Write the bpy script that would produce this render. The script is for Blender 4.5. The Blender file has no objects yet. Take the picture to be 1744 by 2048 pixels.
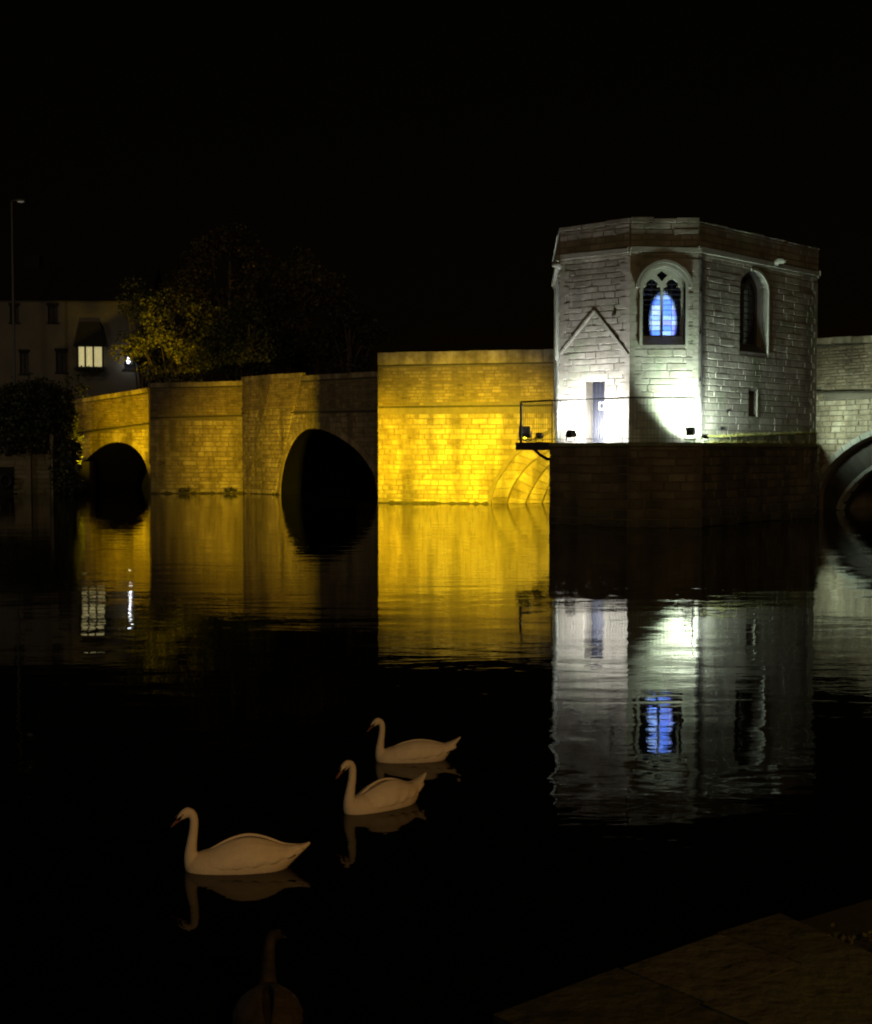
import bpy, bmesh, math, random
from mathutils import Vector, Matrix, Quaternion
from mathutils.geometry import tessellate_polygon
R = math.radians
rnd = random.Random(7)
C = bpy.context.scene.collection
S = bpy.context.scene

# ---------------------------------------------------------------- camera
F, CX, CY, CAMH, HOR = 2600.0, 872.0, 1024.0, 2.6, 905.0
TH = math.atan((CY - HOR) / F)
cd = bpy.data.cameras.new('camera'); cam = bpy.data.objects.new('camera', cd); C.objects.link(cam)
cam.location = (0, 0, CAMH); cam.rotation_euler = (math.pi / 2 - TH, 0, 0)
cd.sensor_fit = 'HORIZONTAL'; cd.sensor_width = 36; cd.lens = 36 * F / 1744
cd.clip_start = .1; cd.clip_end = 2000
S.camera = cam
# ---------------------------------------------------------------- sky, dim sun added as ambient fill, exposure
W = bpy.data.worlds.new('World'); S.world = W; W.use_nodes = True
wn = W.node_tree.nodes; wl = W.node_tree.links
sky = wn.new('ShaderNodeTexSky'); sky.sky_type = 'NISHITA'; sky.sun_disc = False
sky.sun_elevation = R(3); sky.sun_rotation = R(200)
wn['Background'].inputs['Strength'].default_value = .0006
tint = wn.new('ShaderNodeMix'); tint.data_type = 'RGBA'; tint.blend_type = 'MULTIPLY'; tint.inputs[0].default_value = 1
tint.inputs[7].default_value = (1.0, .62, .25, 1)
wl.new(sky.outputs[0], tint.inputs[6]); wl.new(tint.outputs[2], wn['Background'].inputs['Color'])
sd = bpy.data.lights.new('sun', 'SUN'); sd.energy = .165; sd.angle = R(6); sd.color = (1.0, .76, .42)
sun = bpy.data.objects.new('sun', sd); C.objects.link(sun)
sun.rotation_euler = Vector((.12, 1.0, -.34)).to_track_quat('-Z', 'Y').to_euler()
S.view_settings.view_transform = 'Standard'; S.view_settings.look = 'None'
S.view_settings.exposure = 0; S.view_settings.gamma = 1
S.view_settings.use_curve_mapping = False
try:
    S.cycles.filter_width = 2.1; S.cycles.max_bounces = 6; S.cycles.sample_clamp_indirect = 4
    S.cycles.caustics_reflective = False; S.cycles.caustics_refractive = False
except Exception: pass

# ---------------------------------------------------------------- where things stand
def ray(u, v):
    x = (u - CX) / F; y = -(v - CY) / F
    return Vector((x, y * math.sin(TH) + math.cos(TH), y * math.cos(TH) - math.sin(TH)))
def pt(u, v, Y):
    d = ray(u, v); return Vector((0, 0, CAMH)) + d * (Y / d.y)
def plan(u, Y, v=905):
    p = pt(u, v, Y); return Vector((p.x, p.y))
def zat(v, Y): return pt(CX, v, Y).z
def ground(u, v, z=0.0):
    d = ray(u, v); return Vector((0, 0, CAMH)) + d * ((z - CAMH) / d.z)
class Plane:
    """vertical wall plane through two plan points; s runs along it, z up, offset towards the viewer"""
    def __init__(self, a, b):
        self.a = Vector((a[0], a[1])); self.b = Vector((b[0], b[1])); self.L = (self.b - self.a).length
        self.t = (self.b - self.a) / self.L; self.n = Vector((self.t.y, -self.t.x))
    def P(self, s, z, o=0.0):
        q = self.a + self.t * s + self.n * o; return Vector((q.x, q.y, z))
    def sz(self, u, v):
        d = ray(u, v); o = Vector((0, 0)); dn = Vector((d.x, d.y))
        k = (self.a - o).dot(self.n) / dn.dot(self.n)
        q = dn * k; return ((q - self.a).dot(self.t), CAMH + d.z * k)

# ---------------------------------------------------------------- mesh helpers
class MB:
    def __init__(self): self.v = []; self.f = []; self.c = []
    def add(self, vs, fs, tone=.5):
        b = len(self.v); self.v += [Vector(p) for p in vs]; self.c += [tone] * len(vs)
        self.f += [tuple(b + i for i in q) for q in fs]; return self
    def box(self, c, s, rz=0, tone=.5, rot=None):
        m = rot if rot is not None else Matrix.Rotation(rz, 3, 'Z')
        vs = [Vector(c) + m @ Vector((s[0] * x / 2, s[1] * y / 2, s[2] * z / 2)) for x in (-1, 1) for y in (-1, 1) for z in (-1, 1)]
        return self.add(vs, [(0, 1, 3, 2), (4, 6, 7, 5), (0, 4, 5, 1), (2, 3, 7, 6), (0, 2, 6, 4), (1, 5, 7, 3)], tone)
    def bar(self, p, q, w, h=None, tone=.5):
        p = Vector(p); q = Vector(q); h = h or w; d = (q - p)
        rot = d.to_track_quat('X', 'Z').to_matrix()
        return self.box((p + q) / 2, (d.length, w, h), tone=tone, rot=rot)
    def tube(self, pts, rad, n=10, tone=.5, caps=True):
        pts = [Vector(p) for p in pts]; b = []
        if not hasattr(rad, '__len__'): rad = [rad] * len(pts)
        up = None
        for i, p in enumerate(pts):
            d = (pts[min(i + 1, len(pts) - 1)] - pts[max(i - 1, 0)]).normalized()
            if up is None: up = d.orthogonal().normalized()
            up = (up - d * up.dot(d)).normalized(); w = d.cross(up)
            b += [p + (up * math.cos(2 * math.pi * k / n) + w * math.sin(2 * math.pi * k / n)) * rad[i] for k in range(n)]
        fs = [(i * n + k, i * n + (k + 1) % n, (i + 1) * n + (k + 1) % n, (i + 1) * n + k) for i in range(len(pts) - 1) for k in range(n)]
        if caps: fs += [tuple(range(n))[::-1], tuple((len(pts) - 1) * n + k for k in range(n))]
        return self.add(b, fs, tone)
    def loft(self, rings, tone=.5):
        n = len(rings[0]); vs = [p for r in rings for p in r]; m = len(rings)
        fs = [(i * n + k, i * n + (k + 1) % n, (i + 1) * n + (k + 1) % n, (i + 1) * n + k) for i in range(m - 1) for k in range(n)]
        fs += [tuple(range(n))[::-1], tuple((m - 1) * n + k for k in range(n))]
        return self.add(vs, fs, tone)
    def slab(self, pl, outer, holes=(), o0=0.0, o1=-.4, tone=.5):
        loops = [outer] + list(holes)
        flat = [p for l in loops for p in l]
        tris = tessellate_polygon([[Vector((p[0], p[1], 0)) for p in l] for l in loops])
        n = len(flat)
        vs = [pl.P(s, z, o0) for s, z in flat] + [pl.P(s, z, o1) for s, z in flat]
        fs = [tuple(t) for t in tris] + [tuple(i + n for i in t[::-1]) for t in tris]
        k = 0
        for l in loops:
            m = len(l)
            fs += [(k + i, k + (i + 1) % m, n + k + (i + 1) % m, n + k + i) for i in range(m)]
            k += m
        return self.add(vs, fs, tone)
    def band(self, pl, a, b, o0, o1, tone=.5):
        """strip between two equal-length curves (s,z) on a plane, given depth"""
        n = len(a)
        ring = [[pl.P(*a[i], o0), pl.P(*b[i], o0), pl.P(*b[i], o1), pl.P(*a[i], o1)] for i in range(n)]
        return self.loft(ring, tone)
    def build(self, name, mat, thing=None, parent=None, smooth=False, label=None):
        off = Vector((0, 0, 0))
        if parent is None and thing is not None: parent = thing
        if parent is not None:
            q = parent
            while q is not None: off += q.location; q = q.parent
        me = bpy.data.meshes.new(name)
        me.from_pydata([p - off for p in self.v], [], self.f)
        at = me.attributes.new('tone', 'FLOAT', 'POINT')
        at.data.foreach_set('value', self.c)
        bm = bmesh.new(); bm.from_mesh(me); bmesh.ops.recalc_face_normals(bm, faces=bm.faces); bm.to_mesh(me); bm.free()
        if smooth: me.polygons.foreach_set('use_smooth', [True] * len(me.polygons))
        me.materials.append(mat)
        o = bpy.data.objects.new(name, me); C.objects.link(o)
        if parent is not None: o.parent = parent
        if label: o['label'] = label
        return o
def thing(name, label, cat, loc, group=None):
    o = bpy.data.objects.new(name, None); o.empty_display_size = .2; C.objects.link(o)
    o.location = loc; o['label'] = label; o['category'] = cat
    if group: o['group'] = group
    return o
def tag(o, label, cat, group=None):
    o['label'] = label; o['category'] = cat
    if group: o['group'] = group
    return o
def kind(o, k): o['kind'] = k; return o

# ---------------------------------------------------------------- materials
def mat(name, rough=.8, base=(.5, .5, .5), metal=0, spec=.3):
    m = bpy.data.materials.new(name); m.use_nodes = True
    b = m.node_tree.nodes['Principled BSDF']
    b.inputs['Base Color'].default_value = (*base, 1); b.inputs['Roughness'].default_value = rough
    b.inputs['Metallic'].default_value = metal; b.inputs['Specular IOR Level'].default_value = spec
    return m, m.node_tree.nodes, m.node_tree.links, b
def rich(name, cols, scale=1.5, bump=.02, bscale=9, rough=.85, tone=.5, moss=None, mz=None, spec=.3, metal=0, stain=0.0):
    """noise-mixed colours, per-piece tone, optional moss patches, fine relief"""
    m, n, l, b = mat(name, rough, metal=metal, spec=spec)
    tc = n.new('ShaderNodeNewGeometry')
    no = n.new('ShaderNodeTexNoise'); no.inputs['Scale'].default_value = scale; no.inputs['Detail'].default_value = 6; no.inputs['Roughness'].default_value = .65
    l.new(tc.outputs['Position'], no.inputs['Vector'])
    at = n.new('ShaderNodeAttribute'); at.attribute_name = 'tone'
    ad = n.new('ShaderNodeMath'); ad.operation = 'MULTIPLY_ADD'; ad.inputs[1].default_value = tone; l.new(at.outputs['Fac'], ad.inputs[0])
    s2 = n.new('ShaderNodeMath'); s2.operation = 'SUBTRACT'; s2.inputs[1].default_value = tone * .5; l.new(no.outputs['Fac'], s2.inputs[0])
    l.new(s2.outputs[0], ad.inputs[2])
    cr = n.new('ShaderNodeValToRGB'); l.new(ad.outputs[0], cr.inputs['Fac'])
    e = cr.color_ramp.elements
    e[0].position = .22; e[0].color = (*cols[0], 1); e[1].position = .8; e[1].color = (*cols[-1], 1)
    for i, c in enumerate(cols[1:-1]):
        q = e.new(.22 + .58 * (i + 1) / (len(cols) - 1)); q.color = (*c, 1)
    out = cr.outputs['Color']
    if moss:
        n2 = n.new('ShaderNodeTexNoise'); n2.inputs['Scale'].default_value = .55; n2.inputs['Detail'].default_value = 7; n2.inputs['Roughness'].default_value = .7
        l.new(tc.outputs['Position'], n2.inputs['Vector'])
        r2 = n.new('ShaderNodeMapRange'); r2.inputs[1].default_value = .5; r2.inputs[2].default_value = .68; l.new(n2.outputs['Fac'], r2.inputs[0])
        f = r2.outputs[0]
        mx = n.new('ShaderNodeMix'); mx.data_type = 'RGBA'; mx.inputs[7].default_value = (*moss, 1)
        if mz:
            sp = n.new('ShaderNodeSeparateXYZ'); l.new(tc.outputs['Position'], sp.inputs[0])
            r3 = n.new('ShaderNodeMapRange'); r3.inputs[1].default_value = mz[0]; r3.inputs[2].default_value = mz[1]; r3.inputs[3].default_value = 1; r3.inputs[4].default_value = 0
            l.new(sp.outputs['Z'], r3.inputs[0])
            mm = n.new('ShaderNodeMath'); mm.operation = 'MAXIMUM'; l.new(f, mm.inputs[0]); l.new(r3.outputs[0], mm.inputs[1]); f = mm.outputs[0]
        m5 = n.new('ShaderNodeMath'); m5.operation = 'MULTIPLY'; m5.inputs[1].default_value = .75; l.new(f, m5.inputs[0])
        l.new(m5.outputs[0], mx.inputs[0]); l.new(out, mx.inputs[6]); out = mx.outputs[2]
    if stain:
        mp = n.new('ShaderNodeMapping'); mp.inputs['Scale'].default_value = (1.1, 1.1, .12); l.new(tc.outputs['Position'], mp.inputs['Vector'])
        n4 = n.new('ShaderNodeTexNoise'); n4.inputs['Scale'].default_value = 1.0; n4.inputs['Detail'].default_value = 4; l.new(mp.outputs[0], n4.inputs['Vector'])
        r4 = n.new('ShaderNodeMapRange'); r4.inputs[1].default_value = .42; r4.inputs[2].default_value = .66; r4.inputs[3].default_value = 1; r4.inputs[4].default_value = 1 - stain; l.new(n4.outputs['Fac'], r4.inputs[0])
        m4 = n.new('ShaderNodeMix'); m4.data_type = 'RGBA'; m4.blend_type = 'MULTIPLY'; m4.inputs[0].default_value = 1
        l.new(out, m4.inputs[6]); l.new(r4.outputs[0], m4.inputs[7]); out = m4.outputs[2]
    l.new(out, b.inputs['Base Color'])
    if bump:
        n3 = n.new('ShaderNodeTexNoise'); n3.inputs['Scale'].default_value = bscale; n3.inputs['Detail'].default_value = 5
        l.new(tc.outputs['Position'], n3.inputs['Vector'])
        bp = n.new('ShaderNodeBump'); bp.inputs['Distance'].default_value = bump; bp.inputs['Strength'].default_value = 1
        l.new(n3.outputs['Fac'], bp.inputs['Height']); l.new(bp.outputs[0], b.inputs['Normal'])
    return m
def emit(name, col, st):
    m, n, l, b = mat(name, .5, col); b.inputs['Emission Color'].default_value = (*col, 1); b.inputs['Emission Strength'].default_value = st; return m
M = {}
M['chapel'] = rich('chapel stone', [(.20, .18, .13), (.30, .28, .22), (.40, .37, .30)], 1.8, .016, 7, tone=.3, moss=(.19, .24, .13), stain=.35)
M['chapel_core'] = rich('chapel mortar', [(.13, .12, .095), (.22, .20, .16)], 3, .012, 12)
M['dressed'] = rich('dressed limestone', [(.22, .22, .17), (.34, .335, .27)], 3, .01, 14)
M['bridge'] = rich('bridge stone', [(.16, .12, .065), (.30, .24, .14), (.46, .39, .26)], 2.3, .07, 5, tone=.26, stain=.6)
M['bridge_core'] = rich('bridge mortar', [(.10, .08, .05), (.17, .14, .09)], 3, .02, 12)
M['brick'] = rich('bridge parapet brick', [(.12, .085, .045), (.22, .165, .09), (.32, .25, .15)], 1.6, .04, 7, tone=.3, stain=.45)
M['pier'] = rich('pier stone', [(.10, .085, .055), (.17, .14, .09), (.25, .21, .14)], 1.2, .04, 6, tone=.35, moss=(.05, .055, .03), mz=(.1, 1.2), stain=.5)
M['weed'] = rich('tide and shadow line', [(.025, .022, .012), (.07, .06, .03)], 4, .04, 9)  # weed colour, also used for painted shadow lines on the bridge walls
M['vault_shade'] = rich('vault stone with painted shade', [(.0015, .0015, .001), (.003, .003, .002)], 3, 0, spec=.05)  # shade inside the arches put into the stone colour
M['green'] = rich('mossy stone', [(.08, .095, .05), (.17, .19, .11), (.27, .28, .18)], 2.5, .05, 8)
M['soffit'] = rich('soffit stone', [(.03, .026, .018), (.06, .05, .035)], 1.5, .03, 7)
M['iron'] = rich('black iron', [(.015, .015, .016), (.04, .038, .035)], 8, .002, 30, .45, spec=.5, metal=.3)
M['lead'] = rich('lead bars', [(.012, .012, .016), (.03, .03, .035)], 8, 0, rough=.6)
M['flood'] = rich('floodlight casting', [(.03, .035, .04), (.06, .065, .07)], 8, .002, 30, .5, spec=.5, metal=.2)
M['wood'] = rich('dark painted door', [(.0015, .002, .005), (.004, .005, .010)], 5, .004, 25, .5)
M['white'] = rich('white paint', [(.7, .7, .68), (.82, .82, .8)], 5, 0)
M['dark'] = rich('dark interior', [(.01, .01, .01), (.02, .018, .015)], 4, 0)
M['quay'] = rich('quay stone', [(.014, .018, .018), (.034, .040, .040), (.062, .074, .070)], 2.2, .03, 14, tone=.25, moss=(.035, .05, .025), rough=.95, spec=.08)
M['bank'] = rich('bank soil', [(.006, .008, .005), (.014, .016, .010)], 1.5, .05, 5)
M['bank_wall'] = rich('bank wall stone', [(.10, .085, .05), (.20, .17, .11)], 1.2, .03, 7, tone=.4, moss=(.06, .07, .03))
M['render'] = rich('house render', [(.085, .075, .062), (.14, .125, .10)], .5, 0)
M['roof'] = rich('roof tiles', [(.006, .006, .005), (.014, .012, .01)], 2, .03, 6)
M['bark'] = rich('bark', [(.04, .03, .02), (.09, .07, .05)], 3, .03, 12)
M['glassdark'] = rich('unlit window glass', [(.01, .01, .012), (.025, .025, .03)], 2, 0, rough=.15, spec=.5)
M['rubber'] = rich('rubber', [(.005, .005, .005), (.01, .01, .01)], 6, 0, rough=.7)
M['curtain'] = emit('lit curtain', (1.0, .92, .5), .30)
M['lens'] = emit('floodlight glass', (.85, .95, 1.0), 6)
M['lens_amber'] = emit('amber floodlight glass', (1.0, .72, .1), 1.6)
M['bulb'] = emit('white porch bulb', (.9, .92, 1.0), 2.6)
M['lamp_glass'] = emit('street lamp glass', (1.0, .95, .85), .05)
def leafmat(name, cols):
    m = rich(name, cols, .8, 0, tone=.8, rough=.6, spec=.25)
    b = m.node_tree.nodes['Principled BSDF']; return m
M['leafy'] = leafmat('yellow green leaves', [(.07, .08, .015), (.16, .16, .035), (.26, .23, .05)])  # brightened in colour to stand for lamp light on the left tree
M['leafg'] = leafmat('dark green leaves', [(.012, .018, .006), (.03, .036, .013), (.055, .058, .024)])
M['leafb'] = leafmat('brown leaves', [(.025, .022, .008), (.05, .038, .014), (.085, .058, .022)])
M['swan'] = rich('swan feathers', [(.62, .59, .53), (.78, .76, .71)], 14, .004, 60, .75, spec=.15)
M['cygnet'] = rich('cygnet feathers', [(.012, .011, .009), (.05, .042, .032)], 12, .006, 40, .8)
M['beak'] = rich('orange beak', [(.16, .07, .04), (.24, .10, .06)], 20, 0, rough=.45)
M['black'] = rich('black skin', [(.008, .008, .008), (.015, .015, .015)], 20, 0, rough=.4)
# stained glass: translucent, so the lamp inside the chapel shows through it
def pane_mat(name, col):
    m = bpy.data.materials.new(name); m.use_nodes = True; n = m.node_tree.nodes; l = m.node_tree.links
    n.remove(n['Principled BSDF']); out = n['Material Output']
    g = n.new('ShaderNodeNewGeometry'); no = n.new('ShaderNodeTexNoise'); no.inputs['Scale'].default_value = 7; no.inputs['Detail'].default_value = 5
    l.new(g.outputs['Position'], no.inputs['Vector'])
    cr = n.new('ShaderNodeValToRGB'); cr.color_ramp.elements[0].position = .3; cr.color_ramp.elements[0].color = (*[c * .35 for c in col], 1)
    cr.color_ramp.elements[1].position = .62; cr.color_ramp.elements[1].color = (*col, 1)
    l.new(no.outputs['Fac'], cr.inputs[0])
    tr = n.new('ShaderNodeBsdfTranslucent'); l.new(cr.outputs[0], tr.inputs['Color'])
    gl = n.new('ShaderNodeBsdfGlossy'); gl.inputs['Roughness'].default_value = .15; gl.inputs['Color'].default_value = (.5, .5, .5, 1)
    mx = n.new('ShaderNodeMixShader'); mx.inputs[0].default_value = .04
    l.new(tr.outputs[0], mx.inputs[1]); l.new(gl.outputs[0], mx.inputs[2]); l.new(mx.outputs[0], out.inputs['Surface'])
    return m
PM = [pane_mat('blue stained glass', (.35, .5, 1.0)), pane_mat('pale blue glass', (.62, .75, 1.0)), pane_mat('violet glass', (.48, .5, .9)), pane_mat('clear glass', (.8, .88, 1.0))]

# water
def water_mat():
    m, n, l, b = mat('river water', .014, (.0025, .0028, .0022), spec=.5)
    b.inputs['IOR'].default_value = 1.24
    g = n.new('ShaderNodeNewGeometry')
    def noise(sx, sy, sc, det, rot=0, rough=.5):
        mp = n.new('ShaderNodeMapping'); mp.inputs['Scale'].default_value = (sx, sy, 1); mp.inputs['Rotation'].default_value = (0, 0, rot)
        l.new(g.outputs['Position'], mp.inputs['Vector'])
        t = n.new('ShaderNodeTexNoise'); t.inputs['Scale'].default_value = sc; t.inputs['Detail'].default_value = det; t.inputs['Roughness'].default_value = rough
        t.inputs['Distortion'].default_value = .4
        l.new(mp.outputs[0], t.inputs['Vector']); return t.outputs['Fac']
    def mul(a, k):
        q = n.new('ShaderNodeMath'); q.operation = 'MULTIPLY'; l.new(a, q.inputs[0])
        if isinstance(k, (int, float)): q.inputs[1].default_value = k
        else: l.new(k, q.inputs[1])
        return q.outputs[0]
    def add(a, c):
        q = n.new('ShaderNodeMath'); q.operation = 'ADD'; l.new(a, q.inputs[0]); l.new(c, q.inputs[1]); return q.outputs[0]
    long_ = noise(.30, .75, 1, 3, .15)            # lazy swell
    mid = noise(1.1, 2.6, 1, 3, -.1)              # ripples
    fine = noise(3.5, 8.0, 1, 2, .1)
    patch = noise(.06, .12, 1, 2, .3)             # ruffled and calm patches
    pr = n.new('ShaderNodeMapRange'); pr.inputs[1].default_value = .38; pr.inputs[2].default_value = .66; pr.inputs[3].default_value = .25; pr.inputs[4].default_value = 1.0; l.new(patch, pr.inputs[0])
    h = add(mul(long_, .024), mul(add(mul(mid, .0135), mul(fine, .0024)), pr.outputs[0]))
    # the swans' spreading ring waves
    for k, (x, y, a) in enumerate(SWAN_WAKES):
        vm = n.new('ShaderNodeVectorMath'); vm.operation = 'DISTANCE'; l.new(g.outputs['Position'], vm.inputs[0]); vm.inputs[1].default_value = (x, y, 0)
        sn = n.new('ShaderNodeMath'); sn.operation = 'SINE'; l.new(mul(vm.outputs['Value'], 17.0), sn.inputs[0])
        fo = n.new('ShaderNodeMapRange'); fo.inputs[1].default_value = .2; fo.inputs[2].default_value = 1.7; fo.inputs[3].default_value = 1; fo.inputs[4].default_value = 0; l.new(vm.outputs['Value'], fo.inputs[0])
        h = add(h, mul(mul(sn.outputs[0], fo.outputs[0]), a))
    bp = n.new('ShaderNodeBump'); bp.inputs['Strength'].default_value = 1; bp.inputs['Distance'].default_value = .42
    l.new(h, bp.inputs['Height']); l.new(bp.outputs[0], b.inputs['Normal'])
    return m
SWAN_WAKES = [(.25, 10.9, .0024), (-.4, 9.5, .0014), (-1.1, 8.2, .0010)]
M['water'] = water_mat()

# ---------------------------------------------------------------- setting: river, banks
w = MB(); w.add([(-260, -30, 0), (260, -30, 0), (260, 420, 0), (-260, 420, 0)], [(0, 1, 2, 3)])
kind(w.build('river', M['water']), 'structure')
g = MB(); g.add([(-500, -200, -2.5), (500, -200, -2.5), (500, 900, -2.5), (-500, 900, -2.5)], [(0, 1, 2, 3)])
kind(g.build('river_bed', M['bank']), 'structure')

def poly_prism(pts, z0, z1, tone=.5):
    n = len(pts); vs = [(p[0], p[1], z1) for p in pts] + [(p[0], p[1], z0) for p in pts]
    return vs, [tuple(range(n)), tuple(range(2 * n - 1, n - 1, -1))] + [(i, (i + 1) % n, n + (i + 1) % n, n + i) for i in range(n)]

# ---------------------------------------------------------------- coursed masonry
def scan(loops, z):
    xs = []
    for l in loops:
        for i in range(len(l)):
            a, b = l[i], l[(i + 1) % len(l)]
            if (a[1] > z) != (b[1] > z): xs.append(a[0] + (b[0] - a[0]) * (z - a[1]) / (b[1] - a[1]))
    xs.sort(); return [(xs[i], xs[i + 1]) for i in range(0, len(xs) - 1, 2)]
def inter(A, B):
    out = []
    for a in A:
        for b in B:
            lo, hi = max(a[0], b[0]), min(a[1], b[1])
            if hi - lo > .03: out.append((lo, hi))
    return out
def masonry(pl, outer, holes, z0, z1, ch=(.22, .30), sl=(.45, 1.0), depth=.035, gap=.014, seed=1, base_off=0.0, lean=0.0):
    """list of stones; each = (area, verts, faces, tone)"""
    r = random.Random(seed); st = []
    z = z0
    loops = [outer] + list(holes)
    while z < z1 - .05:
        h = min(r.uniform(*ch), z1 - z)
        if z1 - (z + h) < .08: h = z1 - z
        iv = inter(inter(scan(loops, z + .01), scan(loops, z + h * .5)), scan(loops, z + h - .01))
        for a, b in iv:
            x = a
            first = True
            while x < b - .02:
                wd = r.uniform(*sl) * (r.uniform(.4, .8) if first else 1); first = False
                if b - (x + wd) < .2: wd = b - x
                x1 = min(x + wd, b)
                g1 = gap * .5 * r.uniform(.6, 1.7)
                d = depth * r.uniform(.5, 1.3); c = min(.022, h * .2)
                j = lambda k=.007: r.uniform(-k, k)
                bk = [(x + g1, z + g1), (x1 - g1, z + g1), (x1 - g1, z + h - g1), (x + g1, z + h - g1)]
                fr = [(x + g1 + c, z + g1 + c), (x1 - g1 - c, z + g1 + c), (x1 - g1 - c, z + h - g1 - c), (x + g1 + c, z + h - g1 - c)]
                if x1 - x > 2 * (g1 + c) + .02:
                    vs = [pl.P(s, q, base_off - .02) for s, q in bk] + [pl.P(s + j(), q + j(), base_off + d + j(depth * .22)) for s, q in fr]
                    st.append(((x1 - x) * h / max(vs[0].y, 1) ** 2, vs, [(4, 5, 6, 7), (0, 1, 5, 4), (1, 2, 6, 5), (2, 3, 7, 6), (3, 0, 4, 7)], r.random()))
                x = x1
        z += h
    return st
def place_stones(st, name, rest_name, material, thing_, limit=300):
    st.sort(key=lambda s: -s[0])
    for s in st[:limit]:
        MB().add(s[1], s[2], s[3]).build(name, material, thing_)
    if len(st) > limit:
        m = MB()
        for s in st[limit:]: m.add(s[1], s[2], s[3])
        kind(m.build(rest_name, material, thing_), 'stuff')

# ---------------------------------------------------------------- the bridge
bridge = thing('stone_bridge', 'long medieval stone bridge with dark arches, floodlit amber along the left half', 'bridge', (0, 66, 0))
bstones, brick_st = [], []
def trace(pl, pts): return [pl.sz(u, v) for u, v in pts]
def smooth_curve(pts, n=6):
    out = []
    for i in range(len(pts) - 1):
        p0 = pts[max(i - 1, 0)]; p1 = pts[i]; p2 = pts[i + 1]; p3 = pts[min(i + 2, len(pts) - 1)]
        for k in range(n):
            t = k / n
            out.append(tuple(.5 * ((2 * p1[a]) + (-p0[a] + p2[a]) * t + (2 * p0[a] - 5 * p1[a] + 4 * p2[a] - p3[a]) * t * t + (-p0[a] + 3 * p1[a] - 3 * p2[a] + p3[a]) * t ** 3) for a in (0, 1)))
    out.append(pts[-1]); return out
def voussoirs(pl, curve, w, o0, o1, name='voussoir', every=2, m='bridge', th=None, big=True):
    """wedge stones set round an arch, curve runs along the opening edge"""
    c = [Vector(p) for p in curve]; L = len(c)
    cen = sum(c, Vector((0, 0))) / L
    nr = []
    for i in range(L):
        t = (c[min(i + 1, L - 1)] - c[max(i - 1, 0)]).normalized(); nn = Vector((-t.y, t.x))
        if nn.dot(c[i] - Vector((cen.x, -1.0))) < 0: nn = -nn
        nr.append(nn)
    for i in range(0, L - every, every):
        k = min(i + every, L - 1)
        sh = .012
        t = (c[k] - c[i]).normalized() * sh
        a = [c[i] + t, c[k] - t]; bb = [c[i] + nr[i] * w + t, c[k] + nr[k] * w - t]
        mb = MB(); tn = rnd.random(); e = rnd.uniform(-.012, .012)
        mb.band(pl, [tuple(a[0]), tuple(a[1])], [tuple(bb[0]), tuple(bb[1])], o0 + e, o1, tn)
        mb.build(name, M[m], th or bridge)
def bridge_wall(pa, pb, ztop, arch=None, thick=5.5, seed=1, string_z=None, par=1.5, name='wall', ch=(.18, .33), sl=(.28, .9), cap=.28):
    """ztop: (left, right). arch: curve (s,z) left to right, open to the water"""
    pl = Plane(pa, pb)
    zl, zr = ztop
    outer = [(0, -1.5)]
    if arch: outer += [(arch[0][0], -1.5)] + list(arch) + [(arch[-1][0], -1.5)]
    outer += [(pl.L, -1.5), (pl.L, zr), (0, zl)]
    MB().slab(pl, outer, (), 0, -thick).build(name, M['bridge_core'], bridge)
    sz_l = zl - par; sz_r = zr - par
    def clip(o, lo, hi):                         # wall outline below / above the string course
        return o
    # lower wall (blocks), up to the string course
    low = [p for p in outer[:-2]] + [(pl.L, sz_r - .12), (0, sz_l - .12)]
    low = [(s, max(z, -.5)) for s, z in low]
    st = masonry(pl, low, (), .02, max(sz_l, sz_r) - .12, ch, sl, .035, .014, seed)
    up = [(0, sz_l + .03), (pl.L, sz_r + .03), (pl.L, zr - cap - .03), (0, zl - cap - .03)]
    st2 = masonry(pl, up, (), min(sz_l, sz_r) + .03, max(zl, zr) - cap - .03, (.12, .20), (.2, .6), .03, .014, seed + 50)
    sc = MB().band(pl, [(-.0, sz_l - .09), (pl.L, sz_r - .09)], [(0, sz_l + .0), (pl.L, sz_r + .0)], .10, -.05).build('string_and_shadow_line', M['weed'], bridge)  # dark colour paints the shadow line along the string course
    MB().band(pl, [(0, zl - cap - .08), (pl.L, zr - cap - .08)], [(0, zl - cap - .02), (pl.L, zr - cap - .02)], .035, -.05).build('string_and_shadow_line', M['weed'], bridge)  # dark strip painting the shade under the coping overhang
    # coping blocks
    n = max(2, int(pl.L / .95)); 
    for i in range(n):
        a, b = i / n, (i + 1) / n; za = zl + (zr - zl) * a; zb = zl + (zr - zl) * b; j = rnd.uniform(-.012, .012)
        MB().band(pl, [(pl.L * a + .008, za - cap + j), (pl.L * b - .008, zb - cap + j)], [(pl.L * a + .008, za + j), (pl.L * b - .008, zb + j)], .075 + j, -.42, rnd.random()).build('coping_stone', M['bridge'], bridge)
    return pl, st, st2

# plan of the bridge, left to right
pW0a, pW0b = plan(95, 94), plan(298, 87.5)
pW1a, pW1b = plan(301, 82.3), plan(486, 83)
pW2a, pW2b = plan(486, 83.05), plan(775, 73.0)
pY1, pY2 = plan(756, 67), plan(1240, 64.6)
pR1, pR2 = plan(1560, 61.0), plan(1950, 52.5)

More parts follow.
